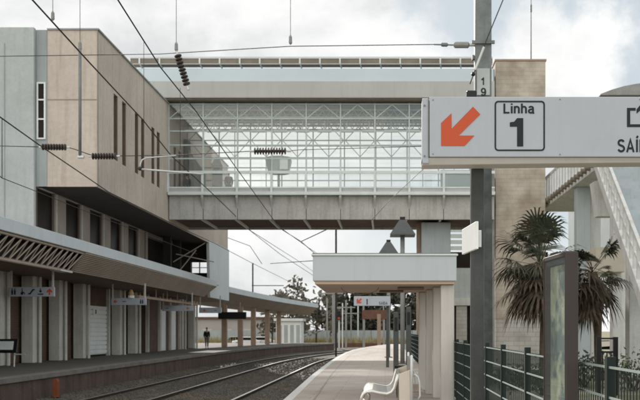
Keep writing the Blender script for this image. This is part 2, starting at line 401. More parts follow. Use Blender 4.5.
# ------------------------------------------------------------------ station building (left)
XB, XW, YB = -9.9, -12.0, 30.6
ZT, ZO = 11.43, 6.04
sb = thing('station_building', (-14, 42, 0), 'large tan and grey concrete station building overhanging the opposite platform', 'building')
slots = [32.7, 33.75, 35.45, 36.35, 37.95, 38.85, 41.9, 42.9, 44.6, 45.5, 47.2, 48.2]
b = MB(); b.box(-20, XB - .28, YB + .004, 56, ZO, ZT)
y0 = YB
for s in slots:
    b.box(XB - .28, XB, y0, s - .26, ZO, ZT); b.box(XB - .28, XB, s - .26, s + .26, 9.75, ZT); b.box(XB - .28, XB, s - .26, s + .26, ZO, 7.35); y0 = s + .26
b.box(XB - .28, XB, y0, 56, ZO, ZT)
b.box(-11.63, XB - .28, YB, YB + .003, ZO, ZT)
up = b.build('upper_storey', M['tan'], sb)
b = MB()
b.box(-11.62, XB + .06, YB - .05, 56.05, ZT, ZT + .05)
b.build('parapet_capping', M['greystrip'], up)
for s in slots:
    w = MB(); w.box(XB - .272, XB - .25, s - .258, s + .258, 7.352, 9.748); w.box(XB - .25, XB - .02, s + .20, s + .258, 7.352, 9.748)
    w = w.build('slit_window', M['slitframe'], sb)
    MB().box(XB - .249, XB - .24, s - .2, s + .18, 7.4, 9.7).build('pane', M['glassdark'], w)
MB().box(XB + .002, XB + .02, YB + .012, YB + .03, ZO, ZT).build('corner_joint', M['dark'], sb)
MB().box(XB - .012, XB + .02, YB - .02, YB - .002, ZO, ZT).build('corner_joint', M['pier'], sb)
MB().box(-11.62, XB - .02, YB - .012, YB - .002, 9.02, 9.05).build('panel_joint', mat('joint', (.30, .25, .21), .9), sb)
b = MB().box(-20, XW, 30.38, 30.57, 3.7, ZT + .03); b.box(-20, XW - .12, 30.57, 44.0, 3.7, ZT + .03)
b.build('grey_wing', M['greyblock'], sb, bevel=.02)
for xj in (-13.0, -14.5):
    MB().box(xj - .012, xj + .012, 30.36, 30.378, 4.5, 10.9).build('panel_joint', M['greystrip'], sb)
MB().box(XW + .002, -11.632, YB - .03, YB + .3, ZO, ZT - .005).build('grey_recess', M['greystrip'], sb)
wf = MB(); x0, x1, z0, z1 = -11.96, -11.66, PZ(139, 30.5), PZ(82, 30.5)
for xx in (x0, x1 - .05): wf.box(xx, xx + .05, YB - .09, YB - .032, z0, z1)
for zz in (z0, z0 + (z1 - z0) * .34, z0 + (z1 - z0) * .68, z1 - .05): wf.box(x0 + .05, x1 - .05, YB - .085, YB - .032, zz, zz + .05)
wf = wf.build('window_frame', M['white'], sb); MB().box(x0 + .05, x1 - .05, YB - .05, YB - .034, z0 + .05, z1 - .05).build('pane', M['glassdark'], wf)
# window band under the overhang
MB().box(XW - .3, XW + .02, 44.6, 44.9, 3.7, ZO - .003).build('band_pier', M['pier'], sb)
y = YB + .02; k = 0
while y < 43.5:
    w = MB()
    w.box(XW - .06, XW - .0, y, y + .06, 3.75, ZO - .003); w.box(XW - .06, XW - .0, y + 1.56, y + 1.62, 3.75, ZO - .003)
    w = w.build('window', M['slitframe'], sb)
    MB().box(XW - .10, XW - .08, y + .06, y + 1.56, 3.75, ZO - .004).build('pane', M['glassdark'], w)
    MB().box(XW - .06, XW + .05, y + 1.63, y + 2.69, 3.72, ZO - .02).build('band_pier', M['pier'], sb)
    MB().box(XW + .052, XW + .10, y + 1.63, y + 1.70, 3.72, ZO - .02).build('pier_trim', M['pillar'], sb)
    y += 2.70
MB().box(XW + .12, XB - .06, YB + .06, 55.9, ZO - .018, ZO - .001).build('overhang_shade_sheet', M['soffitshade'], sb)  # dark sheet added below the overhang to paint its underside as shaded
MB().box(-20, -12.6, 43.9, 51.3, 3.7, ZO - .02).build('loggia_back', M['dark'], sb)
MB().box(-12.6, XB + .25, 44.9, 51.6, 3.70, 3.74).build('loggia_floor', M['pier'], sb)
for yy in (46.4, 48.6): MB().box(-11.6, -11.2, yy, yy + .35, 3.75, ZO - .003).build('loggia_column', M['dark'], sb)
# far end wall of the loggia with a window opening
YE = 51.0
ox0, ox1, oz0, oz1 = -11.15, -10.15, 4.40, 5.02
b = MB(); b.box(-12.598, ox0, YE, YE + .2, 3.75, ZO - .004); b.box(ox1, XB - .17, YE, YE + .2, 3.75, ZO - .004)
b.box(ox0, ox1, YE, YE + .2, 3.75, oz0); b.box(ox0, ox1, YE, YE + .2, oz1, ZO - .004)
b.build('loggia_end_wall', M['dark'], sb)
b = MB()
for xx in (ox0, (ox0 + ox1) / 2 - .03, ox1 - .06): b.box(xx, xx + .06, YE + .05, YE + .12, oz0, oz1)
b.box(ox0 + .06, ox1 - .06, YE + .06, YE + .11, (oz0 + oz1) / 2 - .02, (oz0 + oz1) / 2 + .02)
b.build('loggia_window', M['pillar'], sb)
pn = MB(); pn.prism([(50.0, 6.2), (50.35, 2.97), (56.4, 2.97), (56.4, 6.22)], 'x', XB - .16, XB + .01)
pn.build('white_end_panel', M['fascia'], sb, bevel=.02)
# bars criss-crossing the loggia opening
for a, c in (((173, 262), (205, 243)), ((176, 254), (214, 262)), ((180, 270), (196, 250))):
    MB().bar(P(*a, 48.2), P(*c, 49.4), .05).build('tie_rod', M['pier'], sb)
# lower storey
b = MB(); b.box(-20, -12.15, 14, 36.05, 0.01, 2.95); b.box(-20, -12.15, 38.65, 55.9, 0.01, 2.95); b.box(-20, -12.15, 36.05, 38.65, 2.12, 2.95)
b.build('lower_wall', M['lowerwall'], sb)
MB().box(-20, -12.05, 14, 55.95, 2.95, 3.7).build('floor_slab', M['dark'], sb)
sh = MB(); sh.box(-12.2, -12.13, 36.08, 38.62, .08, 2.1); z = .12
while z < 2.05: sh.box(-12.13, -12.08, 36.1, 38.6, z, z + .145); z += .185
shut = sh.build('roller_shutter', M['white'], sb)
pl = MB().box(-12.079, -12.06, 36.75, 37.4, 1.72, 2.02).build('number_plate', M['white'], sb)
MB().box(-12.0595, -12.05, 37.02, 37.14, 1.78, 1.96).build('numeral', M['signblack'], pl)
pil_y = [24.6, 26.95, 29.45, 31.85, 34.35, 39.15, 41.6, 51.2, 54.3]
for i, yy in enumerate(pil_y):
    MB().box(-12.05, -11.66, yy, yy + .42, .01, 2.9).build('pillar', M['pillar'], sb, bevel=.015)
    MB().tube([(-11.56, yy + .34, .01), (-11.56, yy + .34, 2.88)], .055, 8).build('downpipe', M['pillar'], sb)
MB().box(-12.149, -11.86, 44.2, 50.9, .012, 2.89).build('brick_projection', M['lowerwall'], sb)
for yy in (44.15, 46.4, 48.7, 50.9): MB().box(-11.90, -11.74, yy, yy + .14, .013, 2.88).build('thin_post', M['pillar'], sb)
for yy in (38.7, 40.2, 42.9): MB().box(-12.145, -12.0, yy, yy + .16, .01, 2.9).build('door_jamb', M['pillar'], sb)
for yy in (27.9, 30.5, 32.9, 39.5, 41.9, 44.1): MB().box(-12.148, -12.11, yy, yy + .75, .02, 2.1).build('door', M['dark'], sb)
for yy in (47.0, 49.3): MB().box(-11.858, -11.83, yy, yy + .95, .02, 2.2).build('door', M['white'], sb)

# canopy over the opposite platform
cp = thing('platform_canopy', (-10.5, 31, 2.9), 'long canopy with pale fascia along the tan station building', 'canopy')
YC0, YC1 = 14.0, 48.7
MB().box(-9.45, -9.2, YC0, YC1, 3.5, 3.83).build('fascia', M['fascia'], cp, bevel=.015)
MB().add([(-9.45, YC0, 3.76), (-9.45, YC1, 3.76), (-11.98, YC1, 3.86), (-11.98, YC0, 3.86), (-9.45, YC0, 3.6), (-9.45, YC1, 3.6), (-12.04, YC1, 3.66), (-12.04, YC0, 3.66)],
         [(0, 1, 2, 3), (7, 6, 5, 4), (0, 4, 5, 1), (2, 6, 7, 3), (1, 5, 6, 2), (0, 3, 7, 4)]).build('roof_sheet', M['fascia'], cp)
# corrugated sloping soffit
n = 12; a0 = Vector((-9.22, 0, 3.49)); a1 = Vector((-9.66, 0, 2.89)); nrm = Vector((.6, 0, -.44)).normalized()
b = MB(); line = []
for i in range(n * 2 + 1):
    p = a0.lerp(a1, i / (n * 2)); p = p + nrm * (.03 if i % 2 else 0); line.append(p)
b.loft([[(p.x, yy, p.z) for p in line] + [(a1.x - .05, yy, a1.z + .03), (a0.x - .1, yy, a0.z)] for yy in (27.4, 47.4)])
b.add([(a0.x, 47.4, a0.z), (a1.x, 47.4, a1.z), (-9.3, YC1 - .01, 3.5)], [(0, 1, 2)])
b.add([(-9.21, 47.4, 3.499), (-9.21, YC1, 3.499), (-9.66, 47.4, 2.9)], [(0, 1, 2)])
b.build('corrugated_soffit', M['corr'], cp)
MB().box(-12.04, -9.66, YC0, 47.4, 2.905, 2.95).build('flat_soffit', M['soffit'], cp)
b = MB()
b.tube([(-9.3, YC0, 3.46), (-9.3, 27.4, 3.46)], .035); b.tube([(-9.68, YC0, 2.89), (-9.68, 27.4, 2.89)], .045)
y = YC0; 
while y < 27.2:
    b.bar((-9.68, y, 2.89), (-9.3, y + .40, 3.46), .032); b.bar((-9.3, y + .40, 3.46), (-9.68, y + .42, 2.89), .026); y += .42
b.build('truss', M['trussmet'], cp)
MB().box(-10.4, -9.95, YC0, 27.4, 2.98, 3.5).build('inner_duct', M['dark'], cp)
MB().box(-9.95, -9.62, 26.4, 27.38, 2.86, 2.9).build('light_fitting', M['whitemet'], cp)

# second, curved canopy farther along
c2 = thing('platform_canopy', (-9.5, 69, 0), 'curving brown canopy on tan posts beyond the station building', 'canopy')
secs_f, secs_s, secs_r = [], [], []
NS = 12
for i in range(NS + 1):
    f = i / NS; y = 57 + 25 * f
    x = -9.97 + 3.79 * (0.55 * f + .45 * f * f); zb = 3.55 - .33 * f; zt = zb + .36
    secs_f.append([(x, y, zb), (x, y, zt), (x - .2, y, zt), (x - .2, y, zb)])
    secs_s.append([(x - .02, y, zb - .004), (x - .75, y, zb - .62), (x - 3.4, y, zb - .62), (x - 3.4, y, zb - .004)])
    secs_r.append([(x - .2, y, zt - .02), (x - 3.5, y, zt + .05), (x - 3.5, y, zt - .1), (x - .2, y, zt - .15)])
MB().loft(secs_f).build('fascia', M['fascia'], c2); MB().loft(secs_s).build('soffit', M['corr'], c2); MB().loft(secs_r).build('roof_sheet', M['fascia'], c2)
for u, Y in ((240, 62), (253, 66), (267, 71), (278.5, 75), (224, 58.5)):
    x = PX(u, Y); MB().box(x - .17, x + .17, Y, Y + .34, .01, 2.75).build('post', M['tanpost'], c2, bevel=.02)

# ------------------------------------------------------------------ hanging signs and furniture on the opposite platform
def arrow_poly(cx, cz, s, ang):
    pts = [(-.12, -.5), (.12, -.5), (.12, .02), (.42, -.2), (.42, .1), (0, .5), (-.42, .1), (-.42, -.2), (-.12, .02)]
    c, n = math.cos(ang), math.sin(ang)
    return [(cx + s * (x * c - z * n), cz + s * (x * n + z * c)) for x, z in pts]
def disc(cx, cz, r, n=12): return [(cx + r * math.cos(2 * math.pi * i / n), cz + r * math.sin(2 * math.pi * i / n)) for i in range(n)]
def small_sign(Y, u0, u1, v0, v1, label, glyphs):
    x0, x1, z0, z1 = PX(u0, Y), PX(u1, Y), PZ(v1, Y), PZ(v0, Y)
    t = thing('hanging_sign', ((x0 + x1) / 2, Y, z0), label, 'sign', 'white hanging signs under the left canopy')
    MB().box(x0, x1, Y, Y + .1, z0, z1).build('sign_panel', M['signwhite'], t, bevel=.008)
    for x in (x0 + .05, x1 - .05): MB().box(x - .025, x + .025, Y + .03, Y + .08, z1 - .002, 2.93).build('hanger', M['pillar'], t)
    h = z1 - z0; zc = (z0 + z1) / 2; g = MB
    for k, kind in enumerate(glyphs):
        cx = x0 + (x1 - x0) * (k + .5) / len(glyphs); s = h * .7; m = g(); yf, yb = Y - .004, Y + .002
        mt = M['signblack']
        if kind == 'arrow': m.prism(arrow_poly(cx, zc, s, 0), 'y', yf, yb); mt = M['signred']
        elif kind == 'side': m.prism(arrow_poly(cx, zc, s * .8, R(90)), 'y', yf, yb); mt = M['signred']
        elif kind == 'people':
            for dx in (-.2, .2):
                m.prism(disc(cx + dx * s, zc + .38 * s, .1 * s), 'y', yf, yb); m.prism([(cx + (dx - .13) * s, zc - .45 * s), (cx + (dx + .13) * s, zc - .45 * s), (cx + (dx + .13) * s, zc + .24 * s), (cx + (dx - .13) * s, zc + .24 * s)], 'y', yf, yb)
        elif kind == 'chair':
            m.prism(disc(cx - .05 * s, zc + .4 * s, .1 * s), 'y', yf, yb); m.prism([(cx - .12 * s, zc + .26 * s), (cx + .02 * s, zc + .26 * s), (cx + .05 * s, zc - .02 * s), (cx + .3 * s, zc - .05 * s), (cx + .4 * s, zc - .4 * s), (cx + .28 * s, zc - .42 * s), (cx + .2 * s, zc - .16 * s), (cx - .12 * s, zc - .14 * s)], 'y', yf, yb)
            m.prism(disc(cx - .08 * s, zc - .25 * s, .22 * s), 'y', yf - .001, yb)
        elif kind == 'escalator':
            m.prism([(cx - .5 * s, zc - .4 * s), (cx - .15 * s, zc - .4 * s), (cx + .3 * s, zc + .22 * s), (cx + .5 * s, zc + .22 * s), (cx + .5 * s, zc + .4 * s), (cx + .15 * s, zc + .4 * s), (cx - .28 * s, zc - .2 * s), (cx - .5 * s, zc - .2 * s)], 'y', yf, yb)
        elif kind == 'lift':
            for dz in (0, ): m.prism(disc(cx, zc + .38 * s, .1 * s), 'y', yf, yb); m.prism([(cx - .16 * s, zc - .1 * s), (cx + .16 * s, zc - .1 * s), (cx + .16 * s, zc + .24 * s), (cx - .16 * s, zc + .24 * s)], 'y', yf, yb); m.prism([(cx - .42 * s, zc - .45 * s), (cx + .42 * s, zc - .45 * s), (cx + .42 * s, zc - .28 * s), (cx - .42 * s, zc - .28 * s)], 'y', yf, yb)
        elif kind == 'dash': m.prism([(cx - .35 * s, zc - .07 * s), (cx + .35 * s, zc - .07 * s), (cx + .35 * s, zc + .07 * s), (cx - .35 * s, zc + .07 * s)], 'y', yf, yb)
        if m.v: m.build('pictogram', mt, t)
    return t
small_sign(27, 9, 54, 287, 296.5, 'white hanging sign with five pictograms and a red up arrow', ['people', 'chair', 'escalator', 'lift', 'arrow'])
s2 = small_sign(34.7, 111, 146, 298, 305, 'white hanging sign with an amber beacon standing above it', ['side', 'dash', '', 'people'])
x = PX(131, 34.75)
bk = thing('warning_beacon', (x, 34.75, PZ(298, 34.7)), 'small amber warning lamp on top of a white hanging sign', 'lamp')
MB().tube([(x, 34.75, PZ(298, 34.7)), (x, 34.75, PZ(295.5, 34.7))], .13, 10).build('base', M['whitemet'], bk)
MB().tube([(x, 34.75, PZ(295.5, 34.7)), (x, 34.75, PZ(292.5, 34.7)), (x, 34.75, PZ(289.5, 34.7))], [.11, .10, .04], 10).build('lens', M['yellow'], bk)
small_sign(43, 162, 193, 305.5, 311, 'dim white hanging sign just beyond the beacon sign under the left canopy', ['dash', '', 'side'])
small_sign(46.8, 199, 221, 307.5, 313, 'smallest white hanging sign at the far end of the building canopy', ['side', 'dash'])
tray = MB().box(-10.15, -9.95, 36, 47.3, 2.42, 2.52)
for yy in range(37, 48, 2): tray.box(-10.07, -10.03, yy, yy + .04, 2.52, 2.92)
tag(tray.build('cable_tray', M['tanpost']), 'brown cable tray hung under the left canopy behind the hanging signs', 'cable tray')
Y = 58; db = thing('departure_board', (PX(232, Y), Y, PZ(319, Y)), 'black departure display hung under the far curved canopy', 'display')
MB().box(PX(218, Y), PX(246, Y), Y, Y + .22, PZ(319, Y), PZ(312, Y)).build('housing', M['black'], db, bevel=.02)
MB().box(PX(219, Y), PX(245, Y), Y - .006, Y - .001, PZ(318.4, Y), PZ(312.7, Y)).build('screen', M['screen'], db)
for u in (224, 240): MB().box(PX(u, Y) - .03, PX(u, Y) + .03, Y + .08, Y + .14, PZ(312, Y) - .01, 2.95).build('hanger', M['tanpost'], db)
# tilted info lectern by the pillars, left
Y = 26.2; il = thing('information_lectern', (PX(5, Y), Y, 0), 'dark framed tilted notice stand on legs beside the leftmost pillars', 'notice stand')
x0, x1 = PX(-9, Y), PX(15, Y); zt, zb = PZ(339, Y), PZ(352, Y)
MB().hexa([(x0, Y - .05, zb), (x1 + .05, Y - .05, zb), (x1, Y + .2, zt), (x0, Y + .2, zt)], [(x0, Y - .01, zb - .03), (x1 + .05, Y - .01, zb - .03), (x1, Y + .25, zt), (x0, Y + .25, zt)]).build('frame', M['black'], il)
MB().hexa([(x0 + .06, Y - .04, zb + .07), (x1 - .06, Y - .04, zb + .07), (x1 - .1, Y + .17, zt - .05), (x0 + .06, Y + .17, zt - .05)], [(x0 + .06, Y - .02, zb + .06), (x1 - .06, Y - .02, zb + .06), (x1 - .1, Y + .19, zt - .06), (x0 + .06, Y + .19, zt - .06)]).build('notice', M['whitemet'], il)
for xx in (x0 + .1, x1 - .05):
    MB().tube([(xx, Y + .05, .01), (xx, Y + .1, zb + .1)], .025, 8).build('leg', M['alu'], il)
MB().tube([(x1 - .05, Y + .05, .38), (x1 + .28, Y + .05, .38)], .02, 8).build('handle', M['alu'], il)
xm = PX(56.5, 22.4)
tag(MB().prism([(xm - .075, -.6), (xm + .075, -.6), (xm + .075, -.2), (xm + .04, -.13), (xm - .04, -.13), (xm - .075, -.2)], 'y', 22.3, 22.42).build('marker_post', M['orange'], bevel=.01), 'small orange marker post on the ballast against the platform wall', 'marker post')

# ------------------------------------------------------------------ people
def skin_obj(name, joints, edges, m, parent, sub=1):
    me = bpy.data.meshes.new(name); me.from_pydata([j[0] for j in joints], edges, []); me.materials.append(m)
    o = bpy.data.objects.new(name, me); COL.objects.link(o)
    if parent is not None: o.parent = parent
    md = o.modifiers.new('skin', 'SKIN'); md.use_smooth_shade = True
    lay = me.skin_vertices[0].data
    for i, j in enumerate(joints):
        r = j[1]; lay[i].radius = (r, r) if not isinstance(r, tuple) else r; lay[i].use_root = (i == 0)
    s = o.modifiers.new('sub', 'SUBSURF'); s.levels = sub; s.render_levels = sub
    return o
def person(loc, h, rot, label, coat, trouser, group=None, stride=.12, bag=None, arm=0.0):
    k = h / 1.75
    root = thing('person', loc, label, 'person', group); root.rotation_euler = (0, 0, rot); root.scale = (k, k, k)
    J = [((0, 0, .93), (.14, .10)), ((0, 0, 1.15), (.125, .09)), ((0, 0, 1.38), (.15, .10)), ((0, -.01, 1.49), .055), ((0, -.02, 1.56), .062), ((0, -.025, 1.64), (.078, .092)), ((0, -.01, 1.72), .055), ((0, -.12, 1.62), .014)]
    Ed = [(0, 1), (1, 2), (2, 3), (3, 4), (4, 5), (5, 6), (5, 7)]
    jk = [((0, 0, .86), (.18, .14)), ((0, 0, 1.12), (.17, .125)), ((0, 0, 1.36), (.19, .125)), ((0, 0, 1.47), .075)]
    je = [(0, 1), (1, 2), (2, 3)]
    tr = [((0, 0, .95), (.15, .115))]; te = []
    for s in (-1, 1):
        i = len(J); fy = s * stride
        J += [((s * .19, 0, 1.40), .055), ((s * .23, .04, 1.12), .042), ((s * .215, -.06 - arm, .90 + arm), .032), ((s * .21, -.09 - arm, .82 + arm), (.022, .038))]
        Ed += [(2, i), (i, i + 1), (i + 1, i + 2), (i + 2, i + 3)]
        for q, (dx, L) in enumerate(((-.027, .062), (-.009, .075), (.009, .07), (.026, .055))):
            n = len(J); J += [((s * .21 + .3 * dx, -.095 - arm + dx, .775 + arm), .009), ((s * .205 + .3 * dx, -.105 - arm + dx, .775 - L + arm), .0075)]; Ed += [(i + 3, n), (n, n + 1)]
        n = len(J); J += [((s * .185, -.13 - arm, .80 + arm), .010), ((s * .18, -.145 - arm, .765 + arm), .008)]; Ed += [(i + 3, n), (n, n + 1)]
        i = len(J)
        J += [((s * .09, 0, .86), .085), ((s * .10, fy * .5 - .02, .50), .058), ((s * .10, fy + .02, .09), .038), ((s * .11, fy - .12, .03), .03)]
        Ed += [(0, i), (i, i + 1), (i + 1, i + 2), (i + 2, i + 3)]
        j = len(jk); jk += [((s * .18, 0, 1.38), .085), ((s * .23, .04, 1.12), .068), ((s * .215, -.05 - arm, .92 + arm), .055)]; je += [(2, j), (j, j + 1), (j + 1, j + 2)]
        j = len(tr); tr += [((s * .09, 0, .86), .10), ((s * .10, fy * .5 - .02, .50), .075), ((s * .10, fy + .02, .10), .06)]; te += [(0, j), (j, j + 1), (j + 1, j + 2)]
        sh = MB(); sh.ball((s * .11, fy - .06, .035), .045, .13, .04)
        me = sh.build('shoe', M['shoe'], None, smooth=True); me.parent = root; me.location = (s * .11, fy - .06, -.005)
    skin_obj('body', J, Ed, M['skin'], root); skin_obj('jacket', jk, je, coat, root); skin_obj('trousers', tr, te, trouser, root)
    hr = MB().ball((0, .015, 1.69), .092, .105, .085).build('hair', M['hair'], None, smooth=True); hr.parent = root; hr.location = (0, .015, 1.61)
    if bag:
        bg = MB().ball((0, .2, 1.18), .17, .11, .25).build('backpack', bag, None, smooth=True); bg.parent = root; bg.location = (0, .2, .95)
    return root
person((PX(206.8, 56), 56, 0.005), 1.27, R(20), 'person in a bulky black jacket and grey trousers standing on the opposite platform', M['jacket'], M['trousers'], bag=M['jacket'])

# ------------------------------------------------------------------ footbridge
BY0, BY1 = 40.6, 44.6
BX0, BX1 = -9.86, 5.0
fb = thing('footbridge', (-2.4, 42.6, 6.2), 'enclosed glazed footbridge crossing the tracks from the station building to the brick tower', 'footbridge')
S = F / BY0
def bz(v): return PZ(v, BY0)
vx = [PX(168.8 + 34.35 * i, BY0) for i in range(10)]
b = MB()
for xa, xb in zip(vx, vx[1:] + [BX1]):
    if xb > xa: b.box(xa + .012, min(xb, BX1) - .012, BY0, BY0 + .16, bz(219.5), bz(196))
b.build('girder_panels', M['girder'], fb, bevel=.012)
for x in vx[1:]: MB().prism([(x, bz(196)), ] and [(BY0 - .001, bz(196)), (BY0 - .28, bz(196)), (BY0 - .26, bz(198.5)), (BY0 - .05, bz(206)), (BY0 - .001, bz(209))], 'x', x - .05, x + .05).build('bracket_rib', M['rooffascia'], fb)
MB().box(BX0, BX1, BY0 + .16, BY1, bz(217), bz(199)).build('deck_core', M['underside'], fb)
b = MB()
for i in range(9):
    x = PX(185.5 + 31.3 * i, 44.6)
    if x < BX1: b.box(x - .045, x + .045, BY0 + .2, BY1 + .1, bz(219.3), bz(217) - .001)
b.build('cross_ribs', M['whitemet'], fb)
MB().box(BX0, BX1, BY1 + .001, BY1 + .16, bz(219.5), bz(196)).build('rear_girder', M['girder'], fb)
MB().box(BX0, BX1, BY0 - .30, BY0 + .1, bz(195.8), bz(192.6)).build('deck_edge', M['whitemet'], fb, bevel=.01)
MB().box(BX0, BX1, BY0 - .1, BY0 + .05, bz(192.5), bz(188)).build('kick_plate', M['rooffascia'], fb)
MB().box(BX0, BX1, BY0 + .11, BY1 - .05, bz(198.9), bz(194)).build('deck_floor', M['floor'], fb)
def frame(y, name, diag, zlev, th):
    b = MB()
    for x in vx: b.box(x - th / 2, x + th / 2, y, y + th, bz(192), bz(103))
    for z in zlev:
        for xa, xb in zip(vx, vx[1:] + [BX1]):
            if xb - xa > .1: b.box(xa + th / 2, xb - th / 2, y + .008, y + th - .008, z - th * .42, z + th * .42)
    for z0, z1 in diag:
        for i in range(len(vx) - 1):
            xm = (vx[i] + vx[i + 1]) / 2
            b.bar((vx[i] + .04, y + th / 2, z0), (xm, y + th / 2, z1), th * .55); b.bar((xm, y + th / 2, z1), (vx[i + 1] - .04, y + th / 2, z0), th * .55)
    return b.build(name, M['glazemet'], fb)
frame(BY0, 'front_frame', [(bz(118), bz(104.5))], [bz(104), bz(118.5), bz(131), bz(145), bz(158.5), bz(172), bz(187.5)], .068)
frame(BY1 - .1, 'rear_frame', [(bz(122), bz(105)), (bz(122), bz(140))], [bz(105), bz(122), bz(128), bz(141), bz(152), bz(166), bz(178)], .062)
fb_mid = MB()
for i in range(len(vx) - 1):
    xm_ = (vx[i] + vx[i + 1]) / 2; fb_mid.box(xm_ - .02, xm_ + .02, BY1 - .09, BY1 - .05, bz(192), bz(104))
fb_mid.build('rear_mullions', M['glazemet'], fb)
b = MB()
for i in range(len(vx) - 1): b.box(vx[i] + .05, vx[i + 1] - .05, BY1 - .04, BY1 - .03, bz(192), bz(105))
b.build('rear_glazing', M['glass'], fb)
b = MB()
for i in range(len(vx) - 1): b.box(vx[i] + .05, vx[i + 1] - .05, BY0 + .03, BY0 + .04, bz(187), bz(105))
b.build('glazing', M['glass'], fb)
b = MB()
b.box(BX0, BX1, BY0 - .12, BY0 - .06, bz(174), bz(171.2)); b.box(BX0, BX1, BY0 - .12, BY0 - .07, bz(188.6), bz(187.2))
for x in vx: b.box(x - .05, x + .05, BY0 - .2, BY0 - .121, bz(192.5), bz(172))
b.build('handrail', M['whitemet'], fb)
# ceiling with purlins and hanging fittings
MB().box(BX0, BX1, BY0 + .1, BY1, bz(103.2), bz(102.2)).build('ceiling', M['ceil'], fb)
b = MB()
for yy in (41.4, 42.3, 43.2, 44.0):
    b.box(BX0, BX1, yy, yy + .07, bz(113.5), bz(112)); b.box(BX0, BX1, yy, yy + .07, bz(106), bz(104.8))
    for i in range(40):
        x = BX0 + .1 + i * .37
        b.bar((x, yy + .035, bz(112)), (x + .185, yy + .035, bz(106)), .03); b.bar((x + .185, yy + .035, bz(106)), (x + .37, yy + .035, bz(112)), .03)
b.build('roof_truss', M['rooffascia'], fb)
b = MB()
for i in range(14):
    x = BX0 + .7 + i * 1.05
    if x < BX1 - .5: b.box(x - .32, x + .32, 42.1, 42.25, bz(124.5), bz(122)); b.box(x - .02, x + .02, 42.15, 42.19, bz(122), bz(113))
b.build('light_tubes', M['whitemet'], fb)
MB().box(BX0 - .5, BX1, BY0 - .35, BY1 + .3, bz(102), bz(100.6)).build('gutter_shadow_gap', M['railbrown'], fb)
MB().box(-10.6, BX1 - .05, BY0 - .5, BY1 + .4, bz(100.6), bz(84)).build('roof_fascia', M['rooffascia'], fb, bevel=.02)
rb = MB(); prof = []
for i in range(13):
    t = i / 12; yy = BY0 - .3 + 4.7 * t; prof.append((yy, bz(83.8) + 1.0 * math.sin(math.pi * min(1, .12 + t * .76)) ** .8))
rb.prism([(BY0 - .45, bz(84)), (BY0 - .42, bz(72))] + [(BY0 - .2, bz(70)), (BY0 + .6, bz(66)), (BY1 - .4, bz(66)), (BY1 + .3, bz(72)), (BY1 + .3, bz(84))], 'x', -11.2, BX1 - .1)
rb.build('roof_sheet', M['roofpale'], fb)
rb = MB()
for i in range(31): rb.bar((-11.1 + i * .52, BY0 - .425, bz(83.8)), (-11.1 + i * .52, BY0 - .21, bz(70.2)), .02, .03)
rb.build('roof_seams', M['rooffascia'], fb)
rb = MB().prism([(BY0 - .215, bz(69.9)), (BY0 + .58, bz(65.8)), (BY0 + .58, bz(66.3)), (BY0 - .2, bz(70.4))], 'x', -11.2, BX1 - .12)
rb.build('roof_flashing', M['roofblue'], fb)
b = MB(); b.box(-11.6, BX1 - .1, BY0 - .1, BY0 + .5, bz(64.2), bz(59.0)); b.build('gutter_walkway', M['railbrown'], fb); MB().box(-11.6, BX1 - .1, BY0 - .13, BY0 - .101, bz(65.2), bz(64.3)).build('gutter_lip', M['rooffascia'], fb)
b = MB(); b.box(-11.6, BX1 - .1, BY0 - .14, BY0 - .102, bz(58.6), bz(57.6))
for i in range(18):
    x = PX(139.5 + 20.05 * i, BY0 - .1)
    if x < BX1 - .2: b.box(x - .035, x + .035, BY0 - .13, BY0 - .1015, bz(64.2), bz(59.2)); b.bar((x, BY0 - .12, bz(64.2)), (x + .06, BY0 + .2, bz(67)), .05)
b.build('gutter_brackets', M['whitemet'], fb)
# dark vestibule inside the building end
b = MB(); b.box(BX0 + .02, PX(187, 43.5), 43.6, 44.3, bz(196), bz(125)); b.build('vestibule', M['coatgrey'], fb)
MB().prism([(PX(187, 44), bz(192)), (PX(205, 44), bz(192)), (PX(205, 44), bz(160)), (PX(187, 44), bz(132))], 'y', 43.9, 44.2).build('stair_cheek', M['rooffascia'], fb)
MB().box(PX(441, 42), BX1 - .05, 42.4, 42.5, bz(194), bz(163)).build('lift_screen', M['curtain'], fb)
# pier
tag(MB().box(PX(421, 42), PX(450, 42), 41.6, 43.2, -.5, bz(219.5) - .005).build('bridge_pier', M['stairgrey'], bevel=.03), 'square blue grey concrete pier carrying the footbridge behind the platform shelter', 'pier')
tag(MB().box(PX(416.5, 42.4), PX(420.3, 42.4), 42.1, 42.5, -.5, bz(219.5) - .006).build('support_post', M['tanpost'], bevel=.01), 'thin brown post beside the square footbridge pier', 'post')
# kiosk inside the bridge
t = thing('information_kiosk', (PX(278.5, 42.6), 42.6, bz(194)), 'pale octagonal display head on a post inside the footbridge', 'kiosk')
xc, zt, zb = PX(278.7, 42.6), PZ(157.8, 42.6), PZ(173.5, 42.6)
MB().tube([(xc, 42.6, bz(194)), (xc, 42.6, zb)], .06, 8).build('post', M['galv'], t)
hd = MB().tube([(xc, 42.6, zb), (xc, 42.6, zt - .12), (xc, 42.6, zt)], [.52, .66, .60], 8).build('head', M['curtain'], t)
MB().box(xc + .12, xc + .5, 42.0, 42.045, zb + .1, zt - .17).build('notice', M['white'], hd)
person((PX(228.8, 42.1), 42.1, bz(194)), 1.27, R(190), 'dark-clothed person near the left end of the footbridge, right of the grey ticket machine', M['coatdark'], M['coatdark'], 'people on the footbridge', stride=.08)
person((PX(187, 42.4), 42.4, bz(194)), 1.22, R(200), 'dark-clothed person by the building entrance of the footbridge', M['coatdark'], M['coatgrey'], 'people on the footbridge', stride=.08)
tk = thing('ticket_machine', (PX(217, 42), 42, bz(194)), 'grey ticket machine with a peaked hood inside the left end of the footbridge', 'ticket machine')
xa, xb2 = PX(212.6, 42), PX(221.4, 42)
